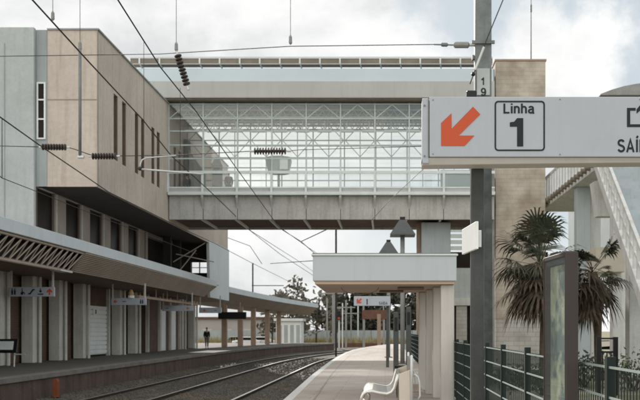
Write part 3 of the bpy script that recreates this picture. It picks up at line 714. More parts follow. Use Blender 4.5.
MB().box(xa, xb2, 41.8, 42.3, bz(194), PZ(166, 42)).build('cabinet', M['coatgrey'], tk, bevel=.02)
MB().loft([[(xa - .02, 41.75, PZ(166, 42) + .002), (xb2 + .02, 41.75, PZ(166, 42) + .002), (xb2 + .02, 42.3, PZ(166, 42) + .002), (xa - .02, 42.3, PZ(166, 42) + .002)], [(xa + .13, 41.95, PZ(157.5, 42)), (xb2 - .13, 41.95, PZ(157.5, 42)), (xb2 - .13, 42.2, PZ(157.5, 42)), (xa + .13, 42.2, PZ(157.5, 42))]]).build('hood', M['coatgrey'], tk)
MB().box(xa + .08, xb2 - .08, 41.78, 41.799, PZ(174, 42), PZ(168.5, 42)).build('screen', M['screen'], tk)
# ------------------------------------------------------------------ lift tower
tw = thing('lift_tower', (6.2, 42.5, -.45), 'tall tan block lift tower at the right end of the footbridge', 'tower')
tx0, tx1 = PX(495.5, 41.0), PX(545.5, 41.0)
MB().box(tx0, tx1, 41.0, 44.0, 1.6, PZ(61, 41)).build('shaft_wall', M['tower'], tw, bevel=.02)
MB().box(tx0 + .003, tx1 - .003, 41.003, 43.997, -.45, 1.6).build('base_course', M['whitebrick'], tw)
MB().box(tx0 - .04, tx1 + .04, 40.96, 44.04, PZ(61, 41), PZ(61, 41) + .08).build('capping', M['tanpost'], tw)
MB().tube([(tx0 - .12, 40.95, -.4), (tx0 - .12, 40.95, PZ(70, 41))], .075, 8).build('downpipe', M['lamppost'], tw)
a = MB().tube([P(531, 61, 42), P(531, 6, 42), P(531, -30, 42)], [.035, .025, .012], 6); a.tube([P(531, 12, 42), P(531, 5, 42)], .05, 6)
tag(a.build('antenna', M['galv']), 'thin whip antenna on top of the tan lift tower', 'antenna')

# ------------------------------------------------------------------ platform shelter (right)
ps = thing('platform_shelter', (.6, 26, 0), 'boxy pale grey platform shelter on four pillars', 'shelter')
SF = 13.3
fx0, fx1, fz0, fz1 = PX(312.8, SF), PX(456.6, SF), PZ(281, SF), PZ(255.6, SF)
SR = 16.4; rx0, rx1 = PX(324.8, SR), PX(440, SR)
def slab(z0, z1, ins=0.0):
    return ([(fx0 + ins, SF + ins, z0), (fx1 - ins, SF + ins, z0), (rx1 - ins, SR - ins, z0), (rx0 + ins, SR - ins, z0)], [(fx0 + ins, SF + ins, z1), (fx1 - ins, SF + ins, z1), (rx1 - ins, SR - ins, z1), (rx0 + ins, SR - ins, z1)])
MB().hexa(*slab(fz0, fz1)).build('fascia', M['shelter'], ps, bevel=.012)
MB().hexa(*slab(fz0 - .045, fz0 - .002, .03)).build('soffit', M['shelterfloor'], ps)
MB().hexa(*slab(fz1 + .001, fz1 + .025, -.02)).build('roof_trim', M['whitemet'], ps)
for (u0, u1, vt, Y) in ((440.8, 454.5, 282, 13.42), (433.0, 440.8, 284, 14.1), (426.0, 433.0, 288, 14.95), (419.0, 426, 293, 15.95)):
    xa = PX(u0, Y); MB().box(xa, xa + .205, Y, Y + .26, .0, fz0 - .046).build('pillar', M['shelterpillar'], ps, bevel=.02)
b = MB().box(.2, .62, 14.1, 14.3, fz0 - .09, fz0 - .047).build('light_fitting', M['railbrown'], ps, bevel=.015)
b = MB().box(-.1, .32, 15.3, 15.5, fz0 - .08, fz0 - .047).build('light_fitting', M['railbrown'], ps, bevel=.015)
b = MB(); b.tube([(-.4 + .30 * math.cos(R(a)), 14.2, fz0 - .05 + .11 * math.sin(R(a))) for a in range(180, 361, 15)], .007, 6)
b.build('hanging_cable', M['railbrown'], ps)

MB().box(fx0 - .006, fx1 + .006, SF - .012, SF + .06, fz1 + .0255, fz1 + .038).build('drip_flashing', M['galv'], ps)

# lamps with pyramid shades
def pyramid_lamp(x, y, ztop, label):
    t = thing('street_lamp', (x, y, 0), label, 'lamp', 'pyramid lamps along the platform')
    MB().tube([(x, y, 0), (x, y, ztop - .62)], .075, 10).build('post', M['lamppost'], t, smooth=True)
    MB().box(x - .16, x + .16, y - .16, y + .16, 0.001, .03).build('base_plate', M['lamp'], t)
    w = .405; zb = ztop - .62
    sh = MB().loft([[(x + sx * w, y + sy * w, zb) for sx, sy in ((-1, -1), (1, -1), (1, 1), (-1, 1))], [(x + sx * w, y + sy * w, zb + .03) for sx, sy in ((-1, -1), (1, -1), (1, 1), (-1, 1))], [(x + sx * .1, y + sy * .1, ztop - .1) for sx, sy in ((-1, -1), (1, -1), (1, 1), (-1, 1))]])
    sh = sh.build('lamp_shade', M['lamp'], t)
    MB().box(x - .085, x + .085, y - .085, y + .085, ztop - .1, ztop).build('cap', M['black'], sh)
    sh.rotation_euler = (0, 0, 0)
pyramid_lamp(PX(402.5, 28.95), 28.95, 4.78, 'grey pyramid shade lamp rising tallest behind the shelter roof')
pyramid_lamp(PX(388.5, 36), 36, 4.76, 'lower looking pyramid shade lamp half hidden by the shelter roof')
def validator(x, y, w, h, label):
    t = thing('ticket_pillar', (x, y, 0), label, 'ticket machine', 'dark pillars behind the bench')
    MB().box(x - w / 2, x + w / 2, y, y + .12, .0, h).build('housing', M['darkmet'], t, bevel=.02)
    MB().box(x - w / 2 + .025, x + w / 2 - .025, y - .01, y - .001, h - .42, h - .12).build('screen', M['screen'], t)
validator(PX(396, 19.6), 19.6, .115, 1.07 + 19 * 19.6 / F, 'slim dark ticket pillar just left of the grey lamp post')
validator(PX(408.6, 21), 21, .12, 1.07 + 24 * 21 / F, 'slim dark ticket pillar just right of the grey lamp post')

# ------------------------------------------------------------------ bench
YBn = 11.5
bn = thing('bench', (0, YBn + .7, 0), 'curved steel platform bench with a cream end panel', 'bench')
def bp(u, v): return (PX(u, YBn), PZ(v, YBn))
prof = [bp(361.2, 400.5), bp(361.6, 396.5), bp(363.2, 393.3), bp(366.5, 391.0), bp(372, 390.6), bp(380, 392.4), bp(387, 393.4), bp(391.5, 391.6), bp(394.3, 387.5), bp(396, 381), bp(398, 373.5)]
th = .028
b = MB(); n = len(prof); inner = []
for i, p in enumerate(prof):
    a = Vector(prof[max(0, i - 1)]); c = Vector(prof[min(n - 1, i + 1)]); d = (c - a).normalized(); nn = Vector((d.y, -d.x)); inner.append((p[0] + nn.x * th, p[1] + nn.y * th))
b.loft([[(x, yy, z) for x, z in prof + inner[::-1]] for yy in (YBn + .04, YBn + 1.6)])
b.build('seat', M['steel'], bn, smooth=False)
for yy in (YBn, YBn + 1.62):
    MB().tube([(x, yy, z - .01) for x, z in prof], .026, 8).build('seat_rail', M['steel'], bn, smooth=True)
    MB().tube([(bp(363, 397)[0], yy, bp(363, 397)[1] - .02), (bp(367, 405)[0], yy, .12), (bp(366, 415)[0], yy, .0)], .024, 8).build('leg', M['steel'], bn, smooth=True)
    x0, z0 = bp(398.6, 374); x1, z1 = bp(410, 369.8)
    MB().hexa([(x0, yy - .015, z0), (x1, yy - .015, z1), (x1 + .01, yy - .015, .02), (x0 + .01, yy - .015, .02)], [(x0, yy + .015, z0), (x1, yy + .015, z1), (x1 + .01, yy + .015, .02), (x0 + .01, yy + .015, .02)]).build('end_panel', M['cream'], bn, bevel=.006)
xr = PX(411.6, YBn)
MB().box(xr - .018, xr + .02, YBn, YBn + 1.62, .12, PZ(359, YBn)).build('backrest', M['steel'], bn)
for yy in (YBn, YBn + 1.62):
    MB().tube([(xr, yy - .02, .0), (xr, yy - .02, PZ(356, YBn)), (xr, yy - .02, PZ(354.8, YBn))], [.019, .019, .010], 10).build('back_post', M['alu'], bn, smooth=True)
    MB().tube([(xr + .015, yy, PZ(376, YBn)), (PX(415, YBn), yy, PZ(374.5, YBn)), (PX(418, YBn), yy, PZ(377, YBn)), (PX(419.6, YBn), yy, PZ(383, YBn)), (PX(420, YBn), yy, PZ(396, YBn)), (PX(418, YBn), yy, .18)], .013, 8).build('armrest', M['alu'], bn, smooth=True)
MB().box(PX(412.5, YBn), PX(424, YBn), YBn + .1, YBn + 1.55, PZ(393, YBn), PZ(391.5, YBn)).build('rear_seat', M['tanpost'], bn, bevel=.01)
Yb = 14.2; xb = PX(403, Yb)
lb = thing('litter_bin', (xb, Yb, 0), 'dark round litter bin just behind the bench', 'bin')
MB().tube([(xb, Yb, 0), (xb, Yb, .06), (xb, Yb, .48)], [.10, .115, .125], 14).build('bin_body', M['darkmet'], lb, smooth=False)
MB().tube([(xb, Yb, .48), (xb, Yb, .52)], .135, 14).build('rim', M['black'], lb)

# ------------------------------------------------------------------ main direction sign
YS = 6.2
sx0, sx1 = PX(422.3, YS), PX(680, YS)
ds = thing('direction_sign', (PX(477.5, YS), YS, 0), 'large white direction sign with red arrow, Linha 1 and SAÍDA on a dark post', 'sign')
z0, z1 = PZ(164.4, YS), PZ(96.6, YS); zp0 = PZ(157.2, YS)
MB().box(PX(429.5, YS), sx1, YS, YS + .18, zp0 + .002, z1).build('sign_panel', M['signwhite'], ds, bevel=.006)
ec = MB().box(sx0, PX(429.2, YS), YS + .012, YS + .16, z0 + .008, z1 - .006).build('end_cap', M['signwhite'], ds, bevel=.008)
for zz in (z0 + .06, z1 - .06): MB().tube([((sx0 + PX(427, YS)) / 2, YS + .006, zz), ((sx0 + PX(427, YS)) / 2, YS + .013, zz)], .007, 8).build('screw', M['galv'], ec)
fr = MB().hexa([(sx0, YS + .012, zp0), (sx1, YS + .012, zp0), (sx1, YS + .19, zp0), (sx0, YS + .19, zp0)], [(sx0, YS + .03, z0), (sx1, YS + .03, z0 + .02), (sx1, YS + .19, z0 + .02), (sx0, YS + .19, z0)])
fr.build('bottom_rail', M['signframe'], ds, bevel=.005)
for u_, v_ in ((433, 100), (433, 154), (560, 99.5), (560, 154.5), (640, 99.5)): MB().tube([(PX(u_, YS), YS - .003, PZ(v_, YS)), (PX(u_, YS), YS + .001, PZ(v_, YS))], .0045, 8).build('screw', M['galv'], ds)
MB().box(PX(428.2, YS), PX(429.0, YS), YS + .004, YS + .011, zp0, z1 - .01).build('seam', M['galv'], ds)
def flat(name, polys, m, y=YS, parent=None, d=.004):
    b = MB()
    for p in polys: b.prism(p, 'y', y - d, y - .0005)
    return b.build(name, m, parent or ds)
def S2(u, v): return (PX(u, YS), PZ(v, YS))
c = lambda x, y: S2(400 + x / 3.331, 60 + y / 3.331)
flat('arrow', [[c(137, 286), c(137, 210), c(171, 178), c(172, 229), c(243, 156), c(267, 181), c(195, 252), c(247, 252), c(215, 286)]], M['signred'])
# rounded box outline round "Linha 1"
def rrect(u0, u1, v0, v1, r, n=5):
    pts = []
    for cx, cz, a0 in ((u1 - r, v0 + r, -90), (u1 - r, v1 - r, 0), (u0 + r, v1 - r, 90), (u0 + r, v0 + r, 180)):
        for i in range(n + 1):
            a = R(a0 + 90 * i / n); pts.append(S2(cx + r * math.cos(a), cz + r * math.sin(a)))
    return pts
o_, i_ = rrect(494.6, 544.8, 100.9, 151.0, 3.6), rrect(496.0, 543.4, 102.3, 149.6, 2.4)
b = MB(); n = len(o_)
for i in range(n):
    j = (i + 1) % n
    b.hexa([(o_[i][0], YS - .004, o_[i][1]), (o_[j][0], YS - .004, o_[j][1]), (i_[j][0], YS - .004, i_[j][1]), (i_[i][0], YS - .004, i_[i][1])], [(o_[i][0], YS - .0005, o_[i][1]), (o_[j][0], YS - .0005, o_[j][1]), (i_[j][0], YS - .0005, i_[j][1]), (i_[i][0], YS - .0005, i_[i][1])])
b.build('line_box', M['signblack'], ds)
def arc(cx, cz, rx, rz, a0, a1, n=10): return [(cx + rx * math.cos(R(a0 + (a1 - a0) * i / n)), cz + rz * math.sin(R(a0 + (a1 - a0) * i / n))) for i in range(n + 1)]
GLY = {   # grotesque lettering as pen strokes: width, strokes (cap height 1, x height .74)
 'L': (.52, [[(.065, 1), (.065, .065), (.52, .065)]]),
 'i': (.13, [[(.065, 0), (.065, .74)], [(.065, .87), (.065, 1)]]),
 'n': (.5, [[(.065, 0), (.065, .74)], [(.065, .46)] + arc(.25, .48, .185, .205, 170, 0) + [(.435, 0)]]),
 'h': (.5, [[(.065, 0), (.065, 1)], [(.065, .46)] + arc(.25, .48, .185, .205, 170, 0) + [(.435, 0)]]),
 'a': (.54, [arc(.25, .53, .175, .155, 165, 0) + [(.425, .1), (.445, .045), (.54, .05)], [(.425, .44), (.22, .40)] + arc(.2, .22, .15, .165, 100, 290) + arc(.25, .25, .175, .19, 290, 355)]),
 'S': (.66, [arc(.33, .74, .245, .195, 20, 180) + arc(.33, .74, .245, .21, 180, 255)[1:] + arc(.33, .27, .265, .225, 75, 0) + arc(.33, .27, .265, .205, 0, -165)[1:]]),
 'A': (.72, [[(.06, 0), (.36, .97), (.66, 0)], [(.17, .3), (.55, .3)]]),
 'D': (.68, [[(.07, 0), (.07, 1)], [(.07, .935), (.3, .935)] + arc(.3, .5, .315, .435, 90, -90)[1:] + [(.07, .065)]]),
 '1': (.42, [[(.29, 0), (.29, .98)], [(.0, .72), (.14, .74), (.25, .86), (.29, .98)]]),
 '9': (.58, [arc(.28, .66, .215, .275, 0, 360, 20), arc(.30, .50, .215, .44, 30, -20)[:] + arc(.27, .34, .235, .275, -10, -150)]),
}
GLY['Í'] = (.2, [[(.1, 0), (.1, 1)], [(.06, 1.1), (.19, 1.27)]])
def fit_text(s, u0, u1, vb, vt_cap, m, parent, y, name='lettering', pen=.165, cap=None):
    X0, X1, Zb = PX(u0, y), PX(u1, y), PZ(vb, y)
    gap = .14; tot = sum(GLY[c_][0] for c_ in s) + gap * (len(s) - 1); sx = (X1 - X0) / tot
    top = 1.3 if 'Í' in s else 1.0
    sz = (PZ(vt_cap, y) - Zb) / top; x = 0; b = MB(); k = 0
    for c_ in s:
        wd, strokes = GLY[c_]
        for st_ in strokes:
            pts = [Vector((x + p, q)) for p, q in st_]; lf, rt = [], []
            for i, p in enumerate(pts):
                d0 = (p - pts[i - 1]) if i else (pts[1] - p); d1 = (pts[i + 1] - p) if i < len(pts) - 1 else d0
                if d0.length < 1e-6: d0 = d1
                if d1.length < 1e-6: d1 = d0
                d0 = d0.normalized(); d1 = d1.normalized(); t_ = (d0 + d1); t_ = t_.normalized() if t_.length > .05 else d0
                nn = Vector((-t_.y, t_.x)); h_ = pen / 2 / max(.45, nn.dot(Vector((-d0.y, d0.x)))); lf.append(p + nn * h_); rt.append(p - nn * h_)
            yy = y - .0032 - .0002 * (k % 3); k += 1
            W_ = lambda p: (X0 + p.x * sx, yy, Zb + p.y * sz)
            n0 = len(b.v); b.v += [Vector(W_(p)) for p in lf + rt]; q_ = len(lf)
            b.f += [(n0 + i, n0 + i + 1, n0 + q_ + i + 1, n0 + q_ + i) for i in range(q_ - 1)]
        x += wd + gap
    return b.build(name, m, parent, fix=False)
fit_text('Linha', 503.6, 534.2, 113.4, 103.6, M['signblack'], ds, YS)
flat('numeral', [[c(366, 208), c(380, 206), c(390, 194), c(410, 194), c(410, 288), c(390, 288), c(390, 222), c(366, 222)]], M['signblack'])
fit_text('SAÍDA', 617.5, 656.5, 152.2, 135.6, M['signblack'], ds, YS)
K = lambda u, v: S2(u, v)
flat('exit_symbol', [[K(627, 108), K(635.5, 108), K(635.5, 110.6), K(630, 110.6), K(630, 124.4), K(658, 124.4), K(658, 110.6), K(651, 110.6), K(651, 108), K(661, 108), K(661, 127), K(627, 127)],
     [K(641.8, 120.5), K(644.8, 120.5), K(644.8, 109), K(650, 113.5), K(650, 109.3), K(643.3, 101.5), K(636.6, 109.3), K(636.6, 113.5), K(641.8, 109)]], M['signblack'])
MB().box(PX(471, 6.42), PX(484, 6.42), 6.40, 6.50, 0, z0 + .3).build('post', M['mastpaint'], ds, bevel=.012)
pc = MB().box(PX(467.5, YS), PX(477.8, YS), YS + .06, YS + .16, z1 - .001, z1 + .062).build('top_bracket', M['black'], ds, bevel=.01)
# flag plate on the post
fl = thing('flag_sign', (PX(476, 6.2), 6.4, PZ(254, 6.4)), 'small blank white plate projecting from the dark sign post', 'sign')
A, B_ = P(475.7, 221.2, 6.2), P(461.8, 229.5, 6.68); C_, D_ = P(461.8, 254.7, 6.68), P(475.7, 249.0, 6.2)
dv = Vector((-.02, .004, 0)) * -1
MB().hexa([A, B_, C_, D_], [A + dv, B_ + dv, C_ + dv, D_ + dv]).build('plate', M['white'], fl, bevel=.004)
MB().bar(Vector((PX(475, 6.4), 6.35, PZ(235, 6.4))), Vector((PX(471.2, 6.46), 6.46, PZ(235, 6.46))), .02).build('bracket', M['galv'], fl)
tag(MB().box(PX(477.2, 6.38), PX(481.6, 6.38), 6.385, 6.399, PZ(247, 6.38), PZ(230, 6.38)).build('label_plate', M['white'], bevel=.003), 'narrow white label plate on the front of the dark sign post', 'label plate')

# second direction sign, far down the platform
YT = 26.0
d2 = thing('direction_sign', (PX(388, YT), YT, 0), 'small distant white direction sign seen below the shelter roof', 'sign')
MB().box(PX(353.8, YT), PX(390.5, YT), YT, YT + .12, PZ(305.8, YT), PZ(296.2, YT)).build('sign_panel', M['signwhite'], d2, bevel=.01)
cx, cz = PX(359, YT), PZ(301, YT)
MB().prism(arrow_poly(cx, cz, .19, R(135)), 'y', YT - .01, YT - .001).build('arrow', M['signred'], d2)
MB().box(PX(366.6, YT), PX(367.6, YT), YT - .01, YT - .001, PZ(304.5, YT), PZ(299, YT)).build('numeral', M['signblack'], d2)
fit_text('SAÍDA', 379, 387.5, 304.6, 301, M['signblack'], d2, YT)
for u in (387.6,): MB().box(PX(u, YT) - .045, PX(u, YT) + .045, YT + .125, YT + .215, 0, PZ(295, YT)).build('post', M['darkmet'], d2)

# ------------------------------------------------------------------ catenary mast and wires
YM = 25.0; xm = PX(482.7, YM)
cm = thing('catenary_mast', (xm, YM, -.45), 'tall galvanised catenary mast behind the direction sign, numbered 19', 'mast')
def tap(z0, z1, w0, w1, d0=.34):
    return [[(xm - w / 2, YM - d0 / 2, z), (xm + w / 2, YM - d0 / 2, z), (xm + w / 2, YM + d0 / 2, z), (xm - w / 2, YM + d0 / 2, z)] for z, w in ((z0, w0), (z1, w1))]
MB().loft(tap(5.7, 12.2, .47, .455)).build('upper_shaft', M['galv'], cm, bevel=.02)
MB().loft(tap(-.45, 5.7, .54, .47)).build('painted_base', M['mastpaint'], cm, bevel=.02)
pl = MB().box(PX(477, YM - .2), PX(489.8, YM - .2), YM - .21, YM - .172, PZ(97, YM), PZ(70.5, YM)).build('number_plate', mat('plate_grey', (.42, .45, .45), .6, .08, 3), cm)
YPl = YM - .212
for s, vb in (('1', 85.0), ('9', 95.6)): fit_text(s, *( (481.4, 484.4) if s == '1' else (481.0, 486.0)), vb, vb - 7.6, M['signblack'], pl, YPl, 'numeral', .18)
MB().box(xm - .33, xm + .31, YM - .24, YM - .172, PZ(46, YM), PZ(43, YM)).build('clamp', M['galv'], cm)
MB().box(xm - .30, xm - .24, YM - .1, YM + .1, PZ(60, YM), PZ(56, YM)).build('clamp', M['galv'], cm)

def wire(name, pts, r, label, cat='wire', group=None, n=6, m='wire'):
    return tag(MB().tube(pts, r, n).build(name, M[m], smooth=True), label, cat, group)
def sag(p, q, s, n=10):
    p, q = Vector(p), Vector(q); return [p.lerp(q, i / n) - Vector((0, 0, s * 4 * (i / n) * (1 - i / n))) for i in range(n + 1)]
G = 'overhead catenary wires'
# messenger and contact wires
w1 = [P(-40, -75, 14.6), P(32.5, 0, 17.1), P(88, 61, 20.2), P(143, 120, 24.9), P(171, 155.5, 28.2), P(215, 196, 35), P(251, 231, 46), P(300, 262, 70), P(322, 278, 100)]
wire('messenger_wire', w1, .017, 'thick overhead wire running from the top left corner to the footbridge', group=G)
w3 = [P(-40, 86, 13.9), P(0, 117, 15.6), P(40, 145.5, 17.6), P(80, 172.5, 19.8), P(108.5, 192, 21.8), P(145, 210, 25), P(180, 227.5, 29.4), P(214, 243, 35.2), P(250, 262, 45), P(300, 287, 70)]
wire('contact_wire', w3, .013, 'lower overhead wire passing in front of the dark window band', group=G)
w2 = [P(95, -34, 9.2), P(118, 0, 10.1), P(161, 68, 12.4), P(195, 110, 14.2), P(232, 162, 18), P(278, 226, 24.9), P(306, 246, 33.6), P(330, 262, 48), P(345, 280, 80)]
wire('messenger_wire', w2, .0085, 'overhead wire crossing diagonally in front of the glazed footbridge', group=G)
w5 = [P(-30, 60, 15), P(2, 178, 16.5)] 
wire('contact_wire', [P(-30, 152, 14.5), P(2, 178, 16.0), P(38, 192, 18.5), P(80, 209, 22.5), P(150, 236, 33), P(197, 254, 47)], .008, 'thinnest overhead wire dropping past the left canopy roof', group=G)
# cross-span wires
p4 = [P(-22, 57, 30.3), P(0, 56.3, 29), P(160, 54, 26.5), P(290, 46.3, 25.4), P(437, 44.4, 25.0)]
wire('span_wire', p4, .012, 'upper cross-span wire stretched from the grey wing to the tall mast', group=G)
wire('span_wire', [P(-22, 145.6, 30.3), P(0, 146, 28), P(44, 147, 25)], .012, 'short span wire from the grey wing to the leftmost insulator', group=G)
wire('span_wire', [P(66, 147, 25), P(74, 149, 25), P(95, 156.5, 25)], .012, 'short span wire between the two insulators in front of the tan wall', group=G)
wire('span_wire', [P(117, 156, 25), P(180, 155, 25), P(215, 153, 25), P(256, 151, 25)], .011, 'lower span wire leading to the insulator in front of the footbridge', group=G)
wire('span_wire', [P(286, 151, 25), P(300, 149.8, 25), P(400, 147, 25), P(475, 145, 25)], .009, 'lower span wire between the footbridge insulator and the tall mast', group=G)
wire('span_wire', [P(-60, -40, 25), P(200, -22, 25), P(475, -28, 25)], .014, 'top cross-span wire above everything carrying the droppers', group=G)
for i, (u, va, vb, lab) in enumerate(((176.3, -24, 51, 'vertical dropper wire above the tilted insulator'), (290.5, -24, 44, 'vertical dropper wire with a weight at its end above the middle of the footbridge'), (80, -31, 50, 'vertical dropper wire above the dark drop tube'), (52.8, -33, 20, 'short vertical dropper wire at the top left'))):
    t = thing('dropper_wire', P(u, vb, 25), lab, 'wire', 'vertical dropper wires')
    MB().tube([P(u, va, 25), P(u, vb, 25)], .008, 6).build('cable', M['wire'], t)
    MB().tube([P(u, vb - 9, 25), P(u, vb - 7, 25), P(u, vb - 1, 25), P(u, vb + .5, 25)], [.015, .045, .05, .02], 8).build('clamp', M['lamppost'], t)
for u, a, b_, lab in ((146, (143.8, 40.5), (143.8, 122), 'thin hanger joining the two thick overhead wires near the block corner'), (2, (2, 119), (2, 178), 'thin hanger between overhead wires at the left edge'), (180, (180.2, 88), (180.2, 150), 'thin hanger below the tilted insulator')):
    wire('wire_hanger', [P(*a, 16.2 if u == 2 else 25), P(*b_, 16.2 if u == 2 else 25)], .007, lab, group='thin wire hangers')
def insulator(p, q, r, nd, label, group='ribbed brown insulators'):
    p, q = Vector(p), Vector(q); t = thing('insulator', (p + q) / 2, label, 'insulator', group)
    pts, rs = [], []
    for i in range(nd):
        f0 = .1 + .8 * i / nd
        for df, rr in ((0, .4), (.18 * .8 / nd, 1), (.55 * .8 / nd, .95), (.7 * .8 / nd, .4)): pts.append(p.lerp(q, f0 + df)); rs.append(r * rr)
    MB().tube(pts, rs, 10).build('ribbed_body', M['insul'], t, smooth=False)
    for a, c in ((p, p.lerp(q, .1)), (q.lerp(p, .1), q)): MB().tube([a, c], r * .3, 8).build('end_fitting', M['alu'], t)
insulator(P(39, 147, 25), P(70, 147.2, 25), .095, 9, 'ribbed insulator in front of the grey and tan walls, leftmost')
insulator(P(89, 156.3, 25), P(120, 156.2, 25), .095, 9, 'ribbed insulator in front of the corner of the tan building')
insulator(P(176.5, 51, 25), P(188.5, 90, 25), .105, 9, 'tilted ribbed insulator hanging against the roof of the footbridge')
insulator(P(250, 151.2, 25), P(291, 151, 25), .10, 12, 'ribbed insulator hanging in front of the footbridge glazing')
t = thing('drop_tube', P(80, 157, 25), 'thick dark vertical tube hanging in front of the tan end wall', 'tube')
MB().tube([P(80, 49, 25), P(80, 157, 25)], .042, 10).build('tube', M['galv'], t, smooth=True); MB().tube([P(78, 157, 25), P(84, 157, 25)], .05, 8).build('end_clamp', M['alu'], t)
t = thing('steady_arm', P(140, 169, 25), 'curved pale steady arm beside the tan building', 'steady arm')
MB().tube([P(140, 169, 25), P(140.5, 164, 25), P(142, 160, 25), P(146, 158, 25), P(158, 157, 25), P(176, 155.5, 25)], .02, 8).build('curved_arm', M['alu'], t, smooth=True)
MB().tube([P(140, 169, 25), P(170, 171.5, 25), P(203, 174, 25)], .026, 8).build('straight_arm', M['alu'], t, smooth=True); MB().ball(P(140, 168.6, 25), .06, .06, .06).build('joint', M['wire'], t)
# tensioner at the mast
t = thing('wire_tensioner', P(455, 44.5, 25), 'grey wire tensioner fixed to the tall mast', 'tensioner')
MB().tube([P(453.5, 45, 25), P(455, 45, 25), P(468, 45, 25), P(469.5, 45, 25)], [.04, .09, .09, .04], 10).build('drum', M['lamppost'], t); MB().tube([P(434, 44.5, 25), P(453.5, 45, 25)], .02, 8).build('rod', M['galv'], t)
MB().tube([P(441, 44.7, 25), P(442, 44.7, 25), P(447, 44.8, 25), P(448, 44.8, 25)], [.03, .055, .055, .03], 8).build('coupling', M['galv'], t); MB().tube([P(469.5, 45, 25), P(475, 45, 25)], .04, 8).build('fork', M['alu'], t)
t = thing('stay_wire', P(474, 74, 24.5), 'slanting stay wire running up past the tall mast', 'wire')
MB().tube([P(470, 84, 24.6), P(474, 73, 24.6), P(486.5, 40, 24.6), P(503, 0, 24.6), P(516, -32, 24.6)], .017, 6).build('cable', M['wire'], t); MB().tube([P(475, 70, 24.6), P(484, 47, 24.6)], .035, 8).build('sleeve', M['alu'], t); MB().ball(P(473.2, 74.2, 24.6), .06, .06, .06).build('shackle', M['black'], t)
wire('span_wire', [P(371, 221, 38), P(390, 200, 38), P(420, 172, 38), P(470, 132, 38)], .014, 'pale slanting stay rope in front of the footbridge girder', group=G, m='lamppost')
# far wires seen under the bridge
wire('far_wire', [P(215, 233, 60), P(250, 246, 60), P(262, 264, 62)], .02, 'distant thin wire falling below the footbridge at the left', group='distant wires under the footbridge')
wire('far_wire', [P(248, 229, 60), P(280, 254, 66), P(345, 296, 90)], .02, 'distant wire sloping down right under the footbridge', group='distant wires under the footbridge')
wire('far_wire', [P(281, 229, 50), P(301, 241.5, 52), P(320, 258, 56)], .022, 'distant wire meeting the short strut under the footbridge', group='distant wires under the footbridge')
wire('far_strut', [P(301, 241.5, 52), P(331, 227.5, 50)], .03, 'short dark strut rising to the underside of the footbridge', 'strut', 'distant wires under the footbridge')
wire('far_wire', [P(270, 263.5, 62), P(316, 260.6, 62)], .025, 'distant level cantilever wire left of the shelter roof', group='distant wires under the footbridge')

# ------------------------------------------------------------------ display case (totem)
tm = thing('display_case', (PX(560, 5), 5, 0), 'tall brown display case with a faded poster behind glass beside the green fence', 'display case')
na, fa = P(565.5, 251, 4.75), P(543, 256.5, 5.2)
d = Vector((fa.x - na.x, fa.y - na.y, 0)); L = d.length; d.normalize(); nrm = Vector((d.y, -d.x, 0))   # nrm toward +x side
if nrm.x < 0: nrm = -nrm
TH = .072; ztop = 1.07 + 80 * 4.75 / F
def tb(a0, a1, n0, n1, z0, z1):
    o = Vector((na.x, na.y, 0))
    q = [o + d * a + nrm * n for a, n in ((a0, n0), (a1, n0), (a1, n1), (a0, n1))]
    return MB().hexa([p + Vector((0, 0, z0)) for p in q], [p + Vector((0, 0, z1)) for p in q])
fw_ = .026
tb(0, fw_, 0, TH, .0, ztop).build('end_frame', M['totemside'], tm, bevel=.008)
tb(L - fw_, L, 0, TH, .0, ztop).build('end_frame', M['totem'], tm, bevel=.008)
tb(fw_ + .001, L - fw_ - .001, .015, TH, .0, .10).build('plinth', M['totem'], tm)
tb(fw_ + .001, L - fw_ - .001, .0, TH, ztop - .028, ztop).build('top_frame', M['totemside'], tm, bevel=.005)
tb(fw_ + .001, L - fw_ - .001, TH - .012, TH - .004, .10, ztop - .028).build('back_panel', M['totemside'], tm)
tb(fw_ + .012, L - fw_ - .012, .034, .040, .14, ztop - .06).build('poster', M['poster'], tm)
tb(fw_ + .001, L - fw_ - .001, .006, .010, .10, ztop - .028).build('glass_door', M['glasspanel'], tm)

# ------------------------------------------------------------------ fences
XF = 1.09
gf = thing('mesh_fence', (XF, 24, 0), 'dark green welded mesh fence along the platform', 'fence')
ZFt = .895
py = [2.85, 4.3, 5.5, 6.8, 8.2, 9.5] + [10.8 + i * 1.3 for i in range(26)]
for y in py:
    MB().box(XF - .022, XF + .022, y - .022, y + .022, 0, ZFt + .05).build('post', M['green'], gf)
v = MB(); hr = MB()
for ya, yb in zip(py[:-1], py[1:]):
    y = ya + .05
    while y < yb - .03: v.box(XF - .0024, XF + .0024, y - .0024, y + .0024, .04, ZFt + .012); y += .05
    for k in range(7):
        z = ZFt - .146 * k; hr.bar((XF - .01, ya + .024, z), (XF - .01, yb - .024, z), .008, .011)
v.build('wire_mesh', M['green'], gf); hr.build('horizontal_wires', M['fencelight'], gf)
gt = thing('garden_gate', (PX(607, 21), 21, -.45), 'tall black metal gate frame behind the green mesh fence, below the drooping palm', 'gate')
for u in (598.5, 615.5): MB().box(PX(u, 21) - .05, PX(u, 21) + .05, 20.95, 21.05, -.45, PZ(337, 21)).build('post', M['black'], gt)
b = MB()
for vv in (338.5, 352, 372): b.box(PX(598.5, 21) + .05, PX(615.5, 21) - .05, 20.97, 21.03, PZ(vv, 21) - .02, PZ(vv, 21) + .02)
for u in (602.5, 607, 611): b.box(PX(u, 21) - .012, PX(u, 21) + .012, 20.98, 21.02, -.4, PZ(352.9, 21))
b.build('bars', M['black'], gt)

